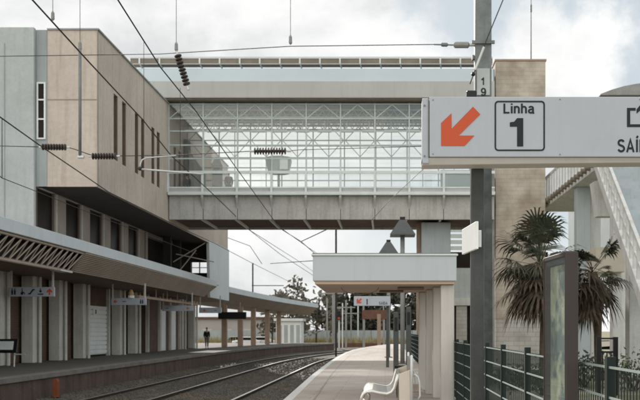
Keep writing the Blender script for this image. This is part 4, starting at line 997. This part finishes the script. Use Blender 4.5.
# ------------------------------------------------------------------ palms
def fan(mb, base, dirv, petiole, rad, blades, spread, droop, r, wid=.035):
    dirv = Vector(dirv).normalized(); up = Vector((0, 0, 1)); side = dirv.cross(up)
    if side.length < .05: side = Vector((1, 0, 0))
    side.normalize(); tip = Vector(base) + dirv * petiole
    mb.bar(base, tip, .02, .012)
    nrm = side.cross(dirv)
    tw = r.uniform(-.5, .5); s2 = side * math.cos(tw) + nrm * math.sin(tw)
    for i in range(blades):
        a = (i / (blades - 1) - .5) * spread
        dd = dirv * math.cos(a) + s2 * math.sin(a); ln = rad * (1 - .25 * abs(a) / spread) * r.uniform(.85, 1.08)
        pw = dd.cross(nrm).normalized() * wid
        m1 = tip + dd * ln * .35 + Vector((0, 0, -droop * ln * .06)); m2 = tip + dd * ln * .7 + Vector((0, 0, -droop * ln * .42)); e = tip + dd * ln * .95 + Vector((r.uniform(-.04, .04), r.uniform(-.04, .04), -droop * ln * 1.15))
        n = len(mb.v)
        mb.v += [tip, m1 + pw, m1 - pw, m2 + pw * .75, m2 - pw * .75, e]; mb.f += [(n, n + 1, n + 2), (n + 1, n + 3, n + 4, n + 2), (n + 3, n + 5, n + 4)]
def palm(loc, ztop, cr, label, seed, greens, drys, skirt, lean=(0, 0)):
    r = random.Random(seed); x, y, z = loc
    t = thing('palm_tree', loc, label, 'palm tree', 'palm trees behind the fence')
    pts = [Vector((x + lean[0] * (i / 8) ** 1.6 + .04 * math.sin(i * .9 + seed), y, z + (ztop - z) * i / 8)) for i in range(9)]; top = pts[-1]
    MB().tube(pts, [.17, .14, .12, .115, .12, .13, .15, .17, .12], 10).build('trunk', M['trunk'], t, smooth=True)
    def ring(n, e0, e1, zlo, zhi, pet, rad, blades, spread, droop, wid, bias=0.0):
        g = MB()
        for i in range(n):
            az = r.uniform(0, 2 * math.pi); el = R(r.uniform(e0, e1)); k = r.uniform(.55, 1.2)
            if bias and math.cos(az) > .2 and r.random() < bias: az = math.pi - az
            fan(g, top + Vector((0, 0, r.uniform(zlo, zhi) * cr)), (math.cos(az) * math.cos(el), math.sin(az) * math.cos(el), math.sin(el)), cr * pet * k, cr * rad * k, blades, R(spread), droop, r, wid)
        return g
    ring(greens, -22, 75, -.08, .1, .55, .56, 15, 170, .30, .030).build('crown', M['palmgreen'], t, fix=False)
    ring(drys, -60, 10, -.35, .05, .5, .6, 11, 150, .42, .036, .5).build('withered_fronds', M['palmdry'], t, fix=False)
    ring(skirt, -88, -45, -.3, 0, .45, .55, 10, 110, .35, .034, .5).build('dead_skirt', M['palmdry'], t, fix=False)
    return t
YPa = 27.0
palm((PX(545, YPa), YPa, -.45), PZ(262, YPa), 1.6, 'shaggy palm with green top and brown skirt in front of the tan tower', 3, 34, 46, 14, (-.12, 0))
palm((PX(600, 27.5), 27.5, -.45), PZ(272, 27.5), 1.4, 'drooping brownish palm to the right of the display case', 9, 22, 44, 10, (-.2, 0))

# ------------------------------------------------------------------ stair structure on the right
st = thing('outdoor_staircase', (8, 30, -.45), 'white outdoor staircase and walkway leading to the footbridge', 'staircase')
a0 = Vector((7.4, 30.6, 6.47)); a1 = Vector((6.31, 22.0, 2.08)); dd = (a1 - a0) / (a0.y - a1.y)   # per metre towards camera
def sp(y, dx=0, dz=0): return a0 + dd * (a0.y - y) + Vector((dx, 0, dz))
YT0, YE0 = 32.1, 17.0
for dx in (0, 1.9):
    MB().bar(sp(YT0, dx), sp(YE0, dx), .16, .34).build('stringer', M['stairwhite'], st, bevel=.01)
    b = MB(); b.bar(sp(YT0, dx, 1.12), sp(YE0, dx, 1.12), .09, .09); b.bar(sp(YT0, dx, .62), sp(YE0, dx, .62), .05, .05)
    y = YT0
    while y > YE0: b.bar(sp(y, dx, .1), sp(y, dx, 1.1), .10, .06); y -= .62
    b.build('balustrade', M['stairwhite'], st)
b = MB(); y = YT0
while y > YE0: p = sp(y); b.box(p.x + .085, p.x + 1.815, y - .31, y, p.z - .15, p.z + .02); y -= .31
b.build('treads', M['stairgrey'], st)
b = MB(); p0, p1 = sp(YT0), sp(YE0)
b.hexa([p0 + Vector((.081, 0, -.16)), p0 + Vector((1.819, 0, -.16)), p1 + Vector((1.819, 0, -.16)), p1 + Vector((.081, 0, -.16))], [p0 + Vector((.081, 0, -.02)), p0 + Vector((1.819, 0, -.02)), p1 + Vector((1.819, 0, -.02)), p1 + Vector((.081, 0, -.02))])
b.build('soffit_slab', M['curtain'], st)
wz = sp(YT0).z
MB().box(7.62, 9.6, YT0 + .01, 43.6, wz - .32, wz + .1).build('walkway_slab', M['stairwhite'], st, bevel=.02)
b = MB()
for dx in (7.66, 9.5):
    b.box(dx, dx + .09, YT0 + .02, 43.5, wz + 1.1, wz + 1.2); y = YT0 + .1
    while y < 43.4: b.box(dx + .01, dx + .07, y, y + .22, wz + .101, wz + 1.099); y += .62
b.build('walkway_railing', M['stairwhite'], st)
y = YT0 + .3
while y < 43.4: MB().tube([(7.42, y, wz - .12), (7.619, y, wz - .12)], .1, 10).build('joist_end', M['railbrown'], st); y += .62
for (u, w, Y, vt) in ((583.5, .55, 36, 0), (596, .42, 37.5, 0), (636, .42, 28, 232), (617.5, .34, 33.5, 0)):
    x = PX(u, Y); zt = wz - .325 if vt == 0 else PZ(vt, Y)
    MB().box(x - w / 2, x + w / 2, Y, Y + .5, -.45, zt).build('column', M['stairgrey' if u < 590 else 'stairwhite'], st, bevel=.02)
MB().box(PX(596, 33), PX(625, 33), 33, 34.5, PZ(272, 33), PZ(247, 33)).build('landing_beam', M['cream'], st, bevel=.02)
MB().hexa([(7.45, 31.2, 5.1), (8.0, 31.2, 5.1), (8.0, 31.2, 6.55), (7.3, 31.2, 6.3)], [(7.45, 31.7, 5.1), (8.0, 31.7, 5.1), (8.0, 31.7, 6.55), (7.3, 31.7, 6.3)]).build('haunch', M['stairwhite'], st)

# background buildings on the right
gb = thing('glass_building', (16, 50, -.45), 'grey green glass building with a shallow curved roof behind the white stairs', 'building')
gx0 = PX(619, 47)
zr = PZ(97, 47)
MB().box(gx0, gx0 + 14, 47, 60, 5.0, zr).build('glass_wall', M['curtain'], gb)
b = MB()
for i in range(12): b.box(gx0 + i * 1.2, gx0 + i * 1.2 + .07, 46.93, 46.998, 5, zr)
for z in (6.5, 8.0, 9.5, 11): b.box(gx0, gx0 + 14, 46.95, 46.997, z, z + .06)
b.build('mullions', M['lamppost'], gb)
arc = [(PX(600 + 12 * i, 46.5), zr + .62 * (1 - (1 - min(1, i / 5)) ** 2.2)) for i in range(11)]
MB().prism([(arc[0][0], zr - .05)] + arc + [(arc[-1][0], zr - .05)], 'y', 46.4, 60.3).build('curved_roof', M['lamppost'], gb)
for i in range(4): MB().box(gx0 + .2 + i * 3.2, gx0 + .6 + i * 3.2, 47.5, 48, -.45, 4.999).build('column', M['stairwhite'], gb)
sv = thing('service_building', (5, 52, -.45), 'grey flat building seen between the shelter pillars and the mast', 'building')
x0, x1 = PX(446, 50), PX(548, 50)
MB().box(x0, x1, 50, 56, PZ(298, 50), PZ(268, 50)).build('wall', M['greyblock'], sv)
MB().box(x0 - .1, x1, 49.8, 56, PZ(305.5, 50), PZ(298, 50) - .003).build('ledge', M['stairwhite'], sv)
MB().box(x0, x1, 50.02, 56, PZ(268, 50) + .003, PZ(252, 50)).build('window_strip', M['glassdark'], sv)
b = MB()
for i in range(4): b.box(x0, x1, 50.0, 50.1, PZ(250 - i * 6, 50), PZ(246 - i * 6, 50))
b.build('louvres', M['whitemet'], sv)
MB().box(x0 + .05, x1, 50.5, 56, -.45, PZ(305.5, 50) - .003).build('dark_recess', M['dark'], sv)
for u0, u1 in ((456.5, 467), (483, 500)): MB().box(PX(u0, 49.9), PX(u1, 49.9), 49.9, 50.3, -.45, PZ(306, 49.9)).build('brick_pier', M['whitebrick'], sv)

# ------------------------------------------------------------------ vegetation and distance
def tree(loc, h, cr, leafm, label, seed, n=900, leaf=.16, group='trees beyond the tracks', trunk_r=.12, ragged=1.0, base=.35):
    r = random.Random(seed); x, y, z = loc
    t = thing('tree', loc, label, 'tree', group)
    tk = MB(); top = Vector((x + r.uniform(-.2, .2), y, z + h * .72)); tk.tube([(x, y, z), (x + .05, y, z + h * .35), top], [trunk_r, trunk_r * .75, trunk_r * .35], 8)
    cl = []
    for i in range(11):
        az = r.uniform(0, 2 * math.pi); f = r.uniform(base, .95); rad = cr * r.uniform(.35, 1) * (1 - .45 * max(0, f - .5))
        c = Vector((x + math.cos(az) * rad, y + math.sin(az) * rad, z + h * f)); cl.append((c, cr * r.uniform(.25, .48)))
        s = Vector((x, y, z + h * r.uniform(.25, .6))); tk.tube([s, s.lerp(c, .5) + Vector((0, 0, .1)), c], [trunk_r * .45, trunk_r * .3, .015], 5)
    tk.build('trunk', M['bark'], t)
    g = MB()
    for i in range(n):
        c, rr = r.choice(cl); v = Vector((r.gauss(0, 1), r.gauss(0, 1), r.gauss(0, .8))).normalized() * rr * r.random() ** .4 * ragged
        p = c + v; a = Vector((r.uniform(-1, 1), r.uniform(-1, 1), r.uniform(-1, 1))).normalized(); b2 = a.orthogonal().normalized(); s = leaf * r.uniform(.6, 1.3)
        n0 = len(g.v); g.v += [p - a * s, p + b2 * s * .55, p + a * s, p - b2 * s * .55]; g.f.append((n0, n0 + 1, n0 + 2, n0 + 3))
    g.build('crown', leafm, t, fix=False)
# loose trees over the curved canopy
tree((PX(290, 96), 96, -1.3), PZ(281, 96) + 1.3, 2.6, M['leaffar'], 'loose leafy tree rising above the curved far canopy', 21, 520, .30, ragged=1.25)
tree((PX(316, 99), 99, -1.3), PZ(286, 99) + 1.3, 2.4, M['leaffar'], 'sparse tree half hidden behind the left end of the shelter roof', 22, 420, .30, ragged=1.25)
tree((PX(272, 94), 94, -1.3), PZ(289, 94) + 1.3, 1.7, M['leaffar'], 'small leafy tree left of the loose tree above the curved canopy', 23, 260, .28, ragged=1.2)
dl = ['dense dark tree in the middle distance, just right of the curved canopy end', 'dense dark tree between the pale distant masts', 'dense dark tree behind the red distant gantry', 'dense dark tree behind the distant direction sign', 'dense dark tree behind the grey lamp post', 'dense dark tree behind the shelter pillars', 'dense dark tree glimpsed just right of the shelter pillars']
for i, (u, Y, vt, cr) in enumerate(((328, 118, 292, 3.0), (342, 122, 288, 3.4), (356, 126, 290, 3.4), (371, 120, 289, 3.2), (388, 117, 287, 3.4), (406, 112, 288, 3.6), (428, 106, 286, 3.4))):
    tree((PX(u, Y), Y, -1.3), PZ(vt, Y) + 1.3, cr, M['leaf'], dl[i], 40 + i, 1300, .42, ragged=1.15, trunk_r=.2, base=.2)
# distant hedge wall / far embankment
fw = thing('retaining_fence', (0, 104, -1.3), 'long pale grey fence at the far side of the tracks', 'fence')
for i in range(26):
    x = -24 + i * 1.6; MB().box(x, x + 1.56, 104, 104.08, -.6, 1.15).build('panel', M['greystrip'], fw)
ew = MB()
ew.box(-32, 24, 98.6, 99.3, -1.3, -.25)
tag(ew.build('embankment_wall', M['rust']), 'low brown wall below the dry grass beyond the tracks', 'wall')
r = random.Random(5); g = MB()
for i in range(5200):
    x = r.uniform(-32, 24); y = r.uniform(99.4, 103.6); h = r.uniform(.25, .8) * (1.3 if r.random() < .12 else 1); a = r.uniform(0, math.pi); w = .05
    z0_ = -.28; n = len(g.v); dx, dy = math.cos(a) * w, math.sin(a) * w; l = r.uniform(-.15, .15)
    g.v += [Vector((x - dx, y - dy, z0_)), Vector((x + dx, y + dy, z0_)), Vector((x + l, y + l, z0_ + h))]; g.f.append((n, n + 1, n + 2))
structure(g.build('dry_grass', M['drygrass'], fix=False), 'stuff')
structure(MB().box(-32, 24, 99.3, 104, -1.28, -.28).build('embankment', M['ground']))
# masts in the distance
ml = ['pale distant mast, thickest of those left of the far sign', 'thin distant mast left of the thick pale one', 'distant mast with cross arms near the signal', 'slender distant mast under the far sign', 'tan distant post at the end of the platform', 'thin distant mast above the curved canopy', 'dark thin post dropping from the footbridge to the shelter roof', 'thin pale mast between the thick pale mast and the signal', 'short pale mast right of the cross-armed distant mast', 'thin pale mast just left of the rust red gantry', 'thin grey mast seen just right of the tan distant post']
for i, (u, Y, vt, vb, w, m) in enumerate(((333.5, 84, 286, 340, .30, 'lamppost'), (327, 92, 298, 340, .16, 'lamppost'), (346, 88, 300, 342, .18, 'lamppost'), (363.5, 95, 303, 338, .18, 'lamppost'), (379, 78, 314, 345, .32, 'tanpost'), (252.7, 100, 263, 320, .14, 'wire'), (336, 64, 226, 300, .13, 'wire'), (342.5, 97, 303, 338, .12, 'whitemet'), (351, 100, 306, 338, .16, 'lamppost'), (358, 102, 305, 338, .13, 'whitemet'), (383.5, 96, 306, 340, .14, 'lamppost'))):
    x = PX(u, Y); t = thing('distant_mast', (x, Y, -1.2), ml[i], 'mast', 'masts beyond the platform')
    MB().box(x - w / 2, x + w / 2, Y, Y + w, -1.2, PZ(vt, Y)).build('shaft', M[m], t)
    if i in (0, 2, 8): MB().box(x - 1.4, x + .9, Y - .05, Y - .002, PZ(vt + 8, Y), PZ(vt + 6.8, Y)).build('cross_arm', M['lamppost'], t)
    if i == 5: MB().box(x - .1, x + 3.5, Y - .05, Y - .002, PZ(286, Y), PZ(285.2, Y)).build('cross_arm', M['wire'], t)
sg = thing('railway_signal', (PX(339, 82), 82, -1.2), 'small railway signal with red front beside the pale distant mast', 'signal')
MB().box(PX(339, 82) - .07, PX(339, 82) + .07, 82, 82.14, -1.2, PZ(316, 82)).build('post', M['whitemet'], sg); MB().box(PX(337.3, 82), PX(340.7, 82), 81.85, 82.1, PZ(320, 82), PZ(311, 82)).build('head', M['black'], sg)
MB().tube([(PX(339, 82), 81.8, PZ(318.3, 82)), (PX(339, 82), 81.849, PZ(318.3, 82))], .11, 10).build('lens', M['signred'], sg)
gy = thing('distant_gantry', (PX(374, 92), 92, -1.2), 'rust red gantry beam on thin legs beyond the far sign', 'gantry')
MB().box(PX(362, 92), PX(386, 92), 92, 92.6, PZ(319, 92), PZ(310, 92)).build('beam', M['rust'], gy)
for u in (364, 384): MB().box(PX(u, 92) - .1, PX(u, 92) + .1, 92.1, 92.4, -1.2, PZ(319, 92) - .002).build('leg', M['lamppost'], gy)
# pale low buildings and cars behind the curved canopy
kb = thing('white_kiosk', (PX(288, 88), 88, -1.2), 'small white kiosk beyond the end of the opposite platform', 'kiosk')
kx0, kx1 = PX(276, 88), PX(301, 88)
MB().box(kx0, kx1, 88, 91, -1.2, PZ(321, 88)).build('wall', M['white'], kb); MB().box(kx0 - .2, kx1 + .2, 87.7, 91.2, PZ(321, 88) + .002, PZ(318.5, 88)).build('roof', M['whitemet'], kb)
for i in range(4): MB().box(kx0 + .2 + i * .6, kx0 + .55 + i * .6, 87.95, 87.998, -.3, PZ(325, 88)).build('window', M['curtain'], kb)
lb2 = thing('low_building', (-24, 112, -1.3), 'long pale low building seen between the posts of the curved canopy', 'building')
MB().box(-34, -12.6, 112, 118, -1.3, PZ(319, 112)).build('wall', M['farwall'], lb2); MB().box(-34.3, -12.3, 111.7, 118.2, PZ(319, 112) + .002, PZ(317, 112)).build('roof', M['rust'], lb2)
for i in range(8): MB().box(-33 + i * 2.5, -31.8 + i * 2.5, 111.95, 111.998, -.2, 1.3).build('window', M['rooffascia'], lb2)
def car(x, y, m, label):
    t = thing('parked_car', (x, y, -1.3), label, 'car', 'parked cars behind the curved canopy')
    z = -.6
    q = .74; pr = [(q * a, q * c_) for a, c_ in [(-2.1, .28), (-2.1, .75), (-1.3, .88), (-.8, 1.38), (.75, 1.38), (1.45, .92), (2.05, .8), (2.1, .28)]]
    MB().prism([(x + a, z + c_) for a, c_ in pr], 'y', y, y + 1.2).build('body', m, t, bevel=.05)
    MB().prism([(x - .95 * q, z + .92 * q), (x - .7 * q, z + 1.3 * q), (x + .68 * q, z + 1.3 * q), (x + 1.15 * q, z + .92 * q)], 'y', y - .012, y - .002).build('side_window', M['glassdark'], t)
    for a in (-.97, .97):
        w = MB().tube([(x + a, y - .02, z + .225), (x + a, y + .2, z + .225)], .225, 14).build('wheel', M['tyre'], t); MB().tube([(x + a, y - .03, z + .225), (x + a, y - .021, z + .225)], .13, 10).build('rim', M['alu'], w)
structure(MB().box(-40, -9, 92, 110, -1.28, -.6).build('car_park', M['street']))
car(PX(246, 97), 97, M['carwhite'], 'white parked car between the leftmost tan canopy posts')
car(PX(261, 99), 99, M['carwhite'], 'white parked car between the middle tan canopy posts')
car(PX(234, 99), 100, M['carred'], 'dark parked car left of the white ones beyond the canopy')
# shrubs in the yard
def shrub(x, y, z, rx, h, m, label, seed, n=420):
    r = random.Random(seed); t = thing('shrub', (x, y, z), label, 'shrub', 'shrubs in the yard'); k = MB(); g = MB()
    for i in range(7):
        e = Vector((x + r.uniform(-rx, rx) * .8, y + r.uniform(-rx, rx) * .6, z + h * r.uniform(.6, 1))); k.tube([(x + r.uniform(-.1, .1), y, z), e], [.02, .008], 5)
        for j in range(n // 7):
            p = e + Vector((r.gauss(0, rx * .3), r.gauss(0, rx * .3), r.gauss(-.15 * h, h * .22)));
            if p.z < z: p.z = z + .05
            a = Vector((r.uniform(-1, 1), r.uniform(-1, 1), r.uniform(-1, 1))).normalized(); b2 = a.orthogonal(); s = .055 * r.uniform(.6, 1.4); q = len(g.v)
            g.v += [p - a * s, p + b2 * s * .5, p + a * s, p - b2 * s * .5]; g.f.append((q, q + 1, q + 2, q + 3))
    k.build('stems', M['bark'], t); g.build('leaves', m, t, fix=False)
shrub(PX(545, 21), 21, -.45, .8, .62, M['leafl'], 'olive shrub behind the green fence left of the display case', 61)
shrub(PX(634, 22.5), 22.5, -.45, .8, .95, M['leafl'], 'olive shrub behind the mesh fence at the right edge', 62)
shrub(PX(584, 24), 24, -.45, .6, .8, M['leaf'], 'dark shrub just right of the display case', 63)
shrub(PX(514, 23), 23, -.45, .7, .5, M['leaf'], 'low dark shrub behind the green fence near the mast', 64)

# the layout above is in units of 1.4 m (eye height 1.5 m): bring it to metres
SCALE = 1.4
for o in list(scene.objects):
    if o.parent is None: o.location = o.location * SCALE; o.scale = o.scale * SCALE

# ------------------------------------------------------------------ world and light
SUN_EL, SUN_AZ = 25.0, -17.0     # azimuth clockwise from +Y (camera looks along +Y)
w = bpy.data.worlds.new('World'); scene.world = w; w.use_nodes = True
nt = w.node_tree; N = nt.nodes; L = nt.links; N.clear()
out = N.new('ShaderNodeOutputWorld'); bg = N.new('ShaderNodeBackground'); L.new(bg.outputs[0], out.inputs[0])
bg.inputs['Strength'].default_value = 0.09
sky = N.new('ShaderNodeTexSky'); sky.sky_type = 'NISHITA'; sky.sun_disc = False
sky.sun_elevation = R(SUN_EL); sky.sun_rotation = R(SUN_AZ); sky.air_density = 1.0; sky.dust_density = 0.6; sky.ozone_density = 2.0
tc = N.new('ShaderNodeTexCoord'); D = tc.outputs['Generated']
def noise(sc, det, rg, dist=0.0, off=(0, 0, 0), scl=(1, 1, 1)):
    mp = N.new('ShaderNodeMapping'); mp.inputs['Location'].default_value = off; mp.inputs['Scale'].default_value = scl; L.new(D, mp.inputs[0])
    n = N.new('ShaderNodeTexNoise'); n.inputs['Scale'].default_value = sc; n.inputs['Detail'].default_value = det; n.inputs['Roughness'].default_value = rg; n.inputs['Distortion'].default_value = dist
    L.new(mp.outputs[0], n.inputs['Vector']); return n.outputs['Fac']
def math_(op, a, b_=None, c_=None):
    m = N.new('ShaderNodeMath'); m.operation = op
    for i, v_ in enumerate((a, b_, c_)):
        if v_ is None: continue
        if isinstance(v_, (int, float)): m.inputs[i].default_value = v_
        else: L.new(v_, m.inputs[i])
    return m.outputs[0]
def mrange(v_, a, b_, c_=0.0, d_=1.0, smooth=True):
    m = N.new('ShaderNodeMapRange'); m.interpolation_type = 'SMOOTHSTEP' if smooth else 'LINEAR'
    L.new(v_, m.inputs[0]); m.inputs[1].default_value = a; m.inputs[2].default_value = b_; m.inputs[3].default_value = c_; m.inputs[4].default_value = d_; return m.outputs[0]
nf = noise(9, 9, .62); nbig = noise(3.2, 6, .55, .3, (1.7, .4, .2), (1, 1, 2.2))
def blob(u, v_, r0):
    d0 = Vector(((u - U0) / F, 1, (V0 - v_) / F)).normalized()
    vm = N.new('ShaderNodeVectorMath'); vm.operation = 'DISTANCE'; L.new(D, vm.inputs[0]); vm.inputs[1].default_value = d0
    dd_ = math_('ADD', vm.outputs['Value'], math_('MULTIPLY', math_('SUBTRACT', nf, .5), .16))
    return mrange(dd_, r0 + .012, r0 - .03)
mask = None
for u, v_, r0 in ((545, 52, .062), (585, 48, .052), (520, 62, .05), (575, 95, .075), (610, 62, .03), (330, 70, .11), (270, 40, .13), (400, 110, .11), (500, 120, .09), (345, 10, .06)):
    bl = blob(u, v_, r0); mask = bl if mask is None else math_('MAXIMUM', mask, bl)
sx = N.new('ShaderNodeSeparateXYZ'); L.new(D, sx.inputs[0])
ang = math_('ARCTAN2', sx.outputs['X'], sx.outputs['Y'])
over = mrange(math_('ADD', ang, math_('MULTIPLY', math_('SUBTRACT', nf, .5), .22)), .03, -.09)
mask = math_('MAXIMUM', mask, over)
mask = math_('MAXIMUM', mask, math_('MULTIPLY', mrange(nbig, .46, .66, 0, .8), mrange(ang, .05, -.05)))
mask = math_('MAXIMUM', mask, mrange(sx.outputs['Z'], .12, .04, 0, .95))
shade = mrange(math_('ADD', math_('MULTIPLY', nbig, .75), math_('MULTIPLY', nf, .25)), .36, .62)
cm_ = N.new('ShaderNodeMix'); cm_.data_type = 'RGBA'; L.new(shade, cm_.inputs['Factor'])
cm_.inputs[6].default_value = (6.2, 6.35, 6.45, 1); cm_.inputs[7].default_value = (9.5, 9.5, 9.4, 1)
# thin veil over the blue
veil = N.new('ShaderNodeMix'); veil.data_type = 'RGBA'; veil.inputs['Factor'].default_value = .86
L.new(sky.outputs[0], veil.inputs[6]); veil.inputs[7].default_value = (5.9, 6.5, 6.8, 1)
fm = N.new('ShaderNodeMix'); fm.data_type = 'RGBA'; L.new(mask, fm.inputs['Factor']); L.new(veil.outputs[2], fm.inputs[6]); L.new(cm_.outputs[2], fm.inputs[7])
# clouds on the side away from the sun are lit full on and are brighter than those in front of the camera
boost = mrange(sx.outputs['Y'], .15, -.35, 1.0, 2.1)
vs = N.new('ShaderNodeVectorMath'); vs.operation = 'SCALE'; L.new(fm.outputs[2], vs.inputs[0]); L.new(boost, vs.inputs['Scale'])
wt = N.new('ShaderNodeMix'); wt.data_type = 'RGBA'; wt.blend_type = 'MULTIPLY'; L.new(mrange(sx.outputs['Y'], .15, -.35), wt.inputs['Factor'])
L.new(vs.outputs[0], wt.inputs[6]); wt.inputs[7].default_value = (1.0, .955, .895, 1)
L.new(wt.outputs[2], bg.inputs['Color'])

sl = bpy.data.lights.new('sun', 'SUN'); sl.energy = 4.0; sl.angle = R(1.5); sl.color = (1, .95, .88)
so = bpy.data.objects.new('sun', sl); COL.objects.link(so); so.location = (10, -20, 40)
az, el = R(SUN_AZ), R(SUN_EL)
dirs = Vector((math.sin(az) * math.cos(el), math.cos(az) * math.cos(el), math.sin(el)))
so.rotation_euler = (-dirs).to_track_quat('-Z', 'Y').to_euler()

# ------------------------------------------------------------------ camera and output
cam = bpy.data.cameras.new('camera'); co = bpy.data.objects.new('camera', cam); COL.objects.link(co)
co.location = (0, 0, E * SCALE); co.rotation_euler = (R(90), 0, 0)
cam.sensor_width = 36; cam.lens = 36 * F / 640; cam.shift_x = -(U0 - 320) / 640; cam.shift_y = (V0 - 200) / 640
cam.clip_end = 6000; cam.clip_start = .05
cam.dof.use_dof = True; cam.dof.focus_distance = 6.4 * SCALE; cam.dof.aperture_fstop = 4.5
scene.camera = co
scene.render.engine = 'CYCLES'
scene.cycles.use_denoising = True
scene.cycles.max_bounces = 8; scene.cycles.transparent_max_bounces = 16
scene.view_settings.view_transform = 'Standard'; scene.view_settings.look = 'None'
scene.view_settings.exposure = 0.28; scene.view_settings.gamma = 1.0
try: scene.view_settings.use_curve_mapping = False
except Exception: pass
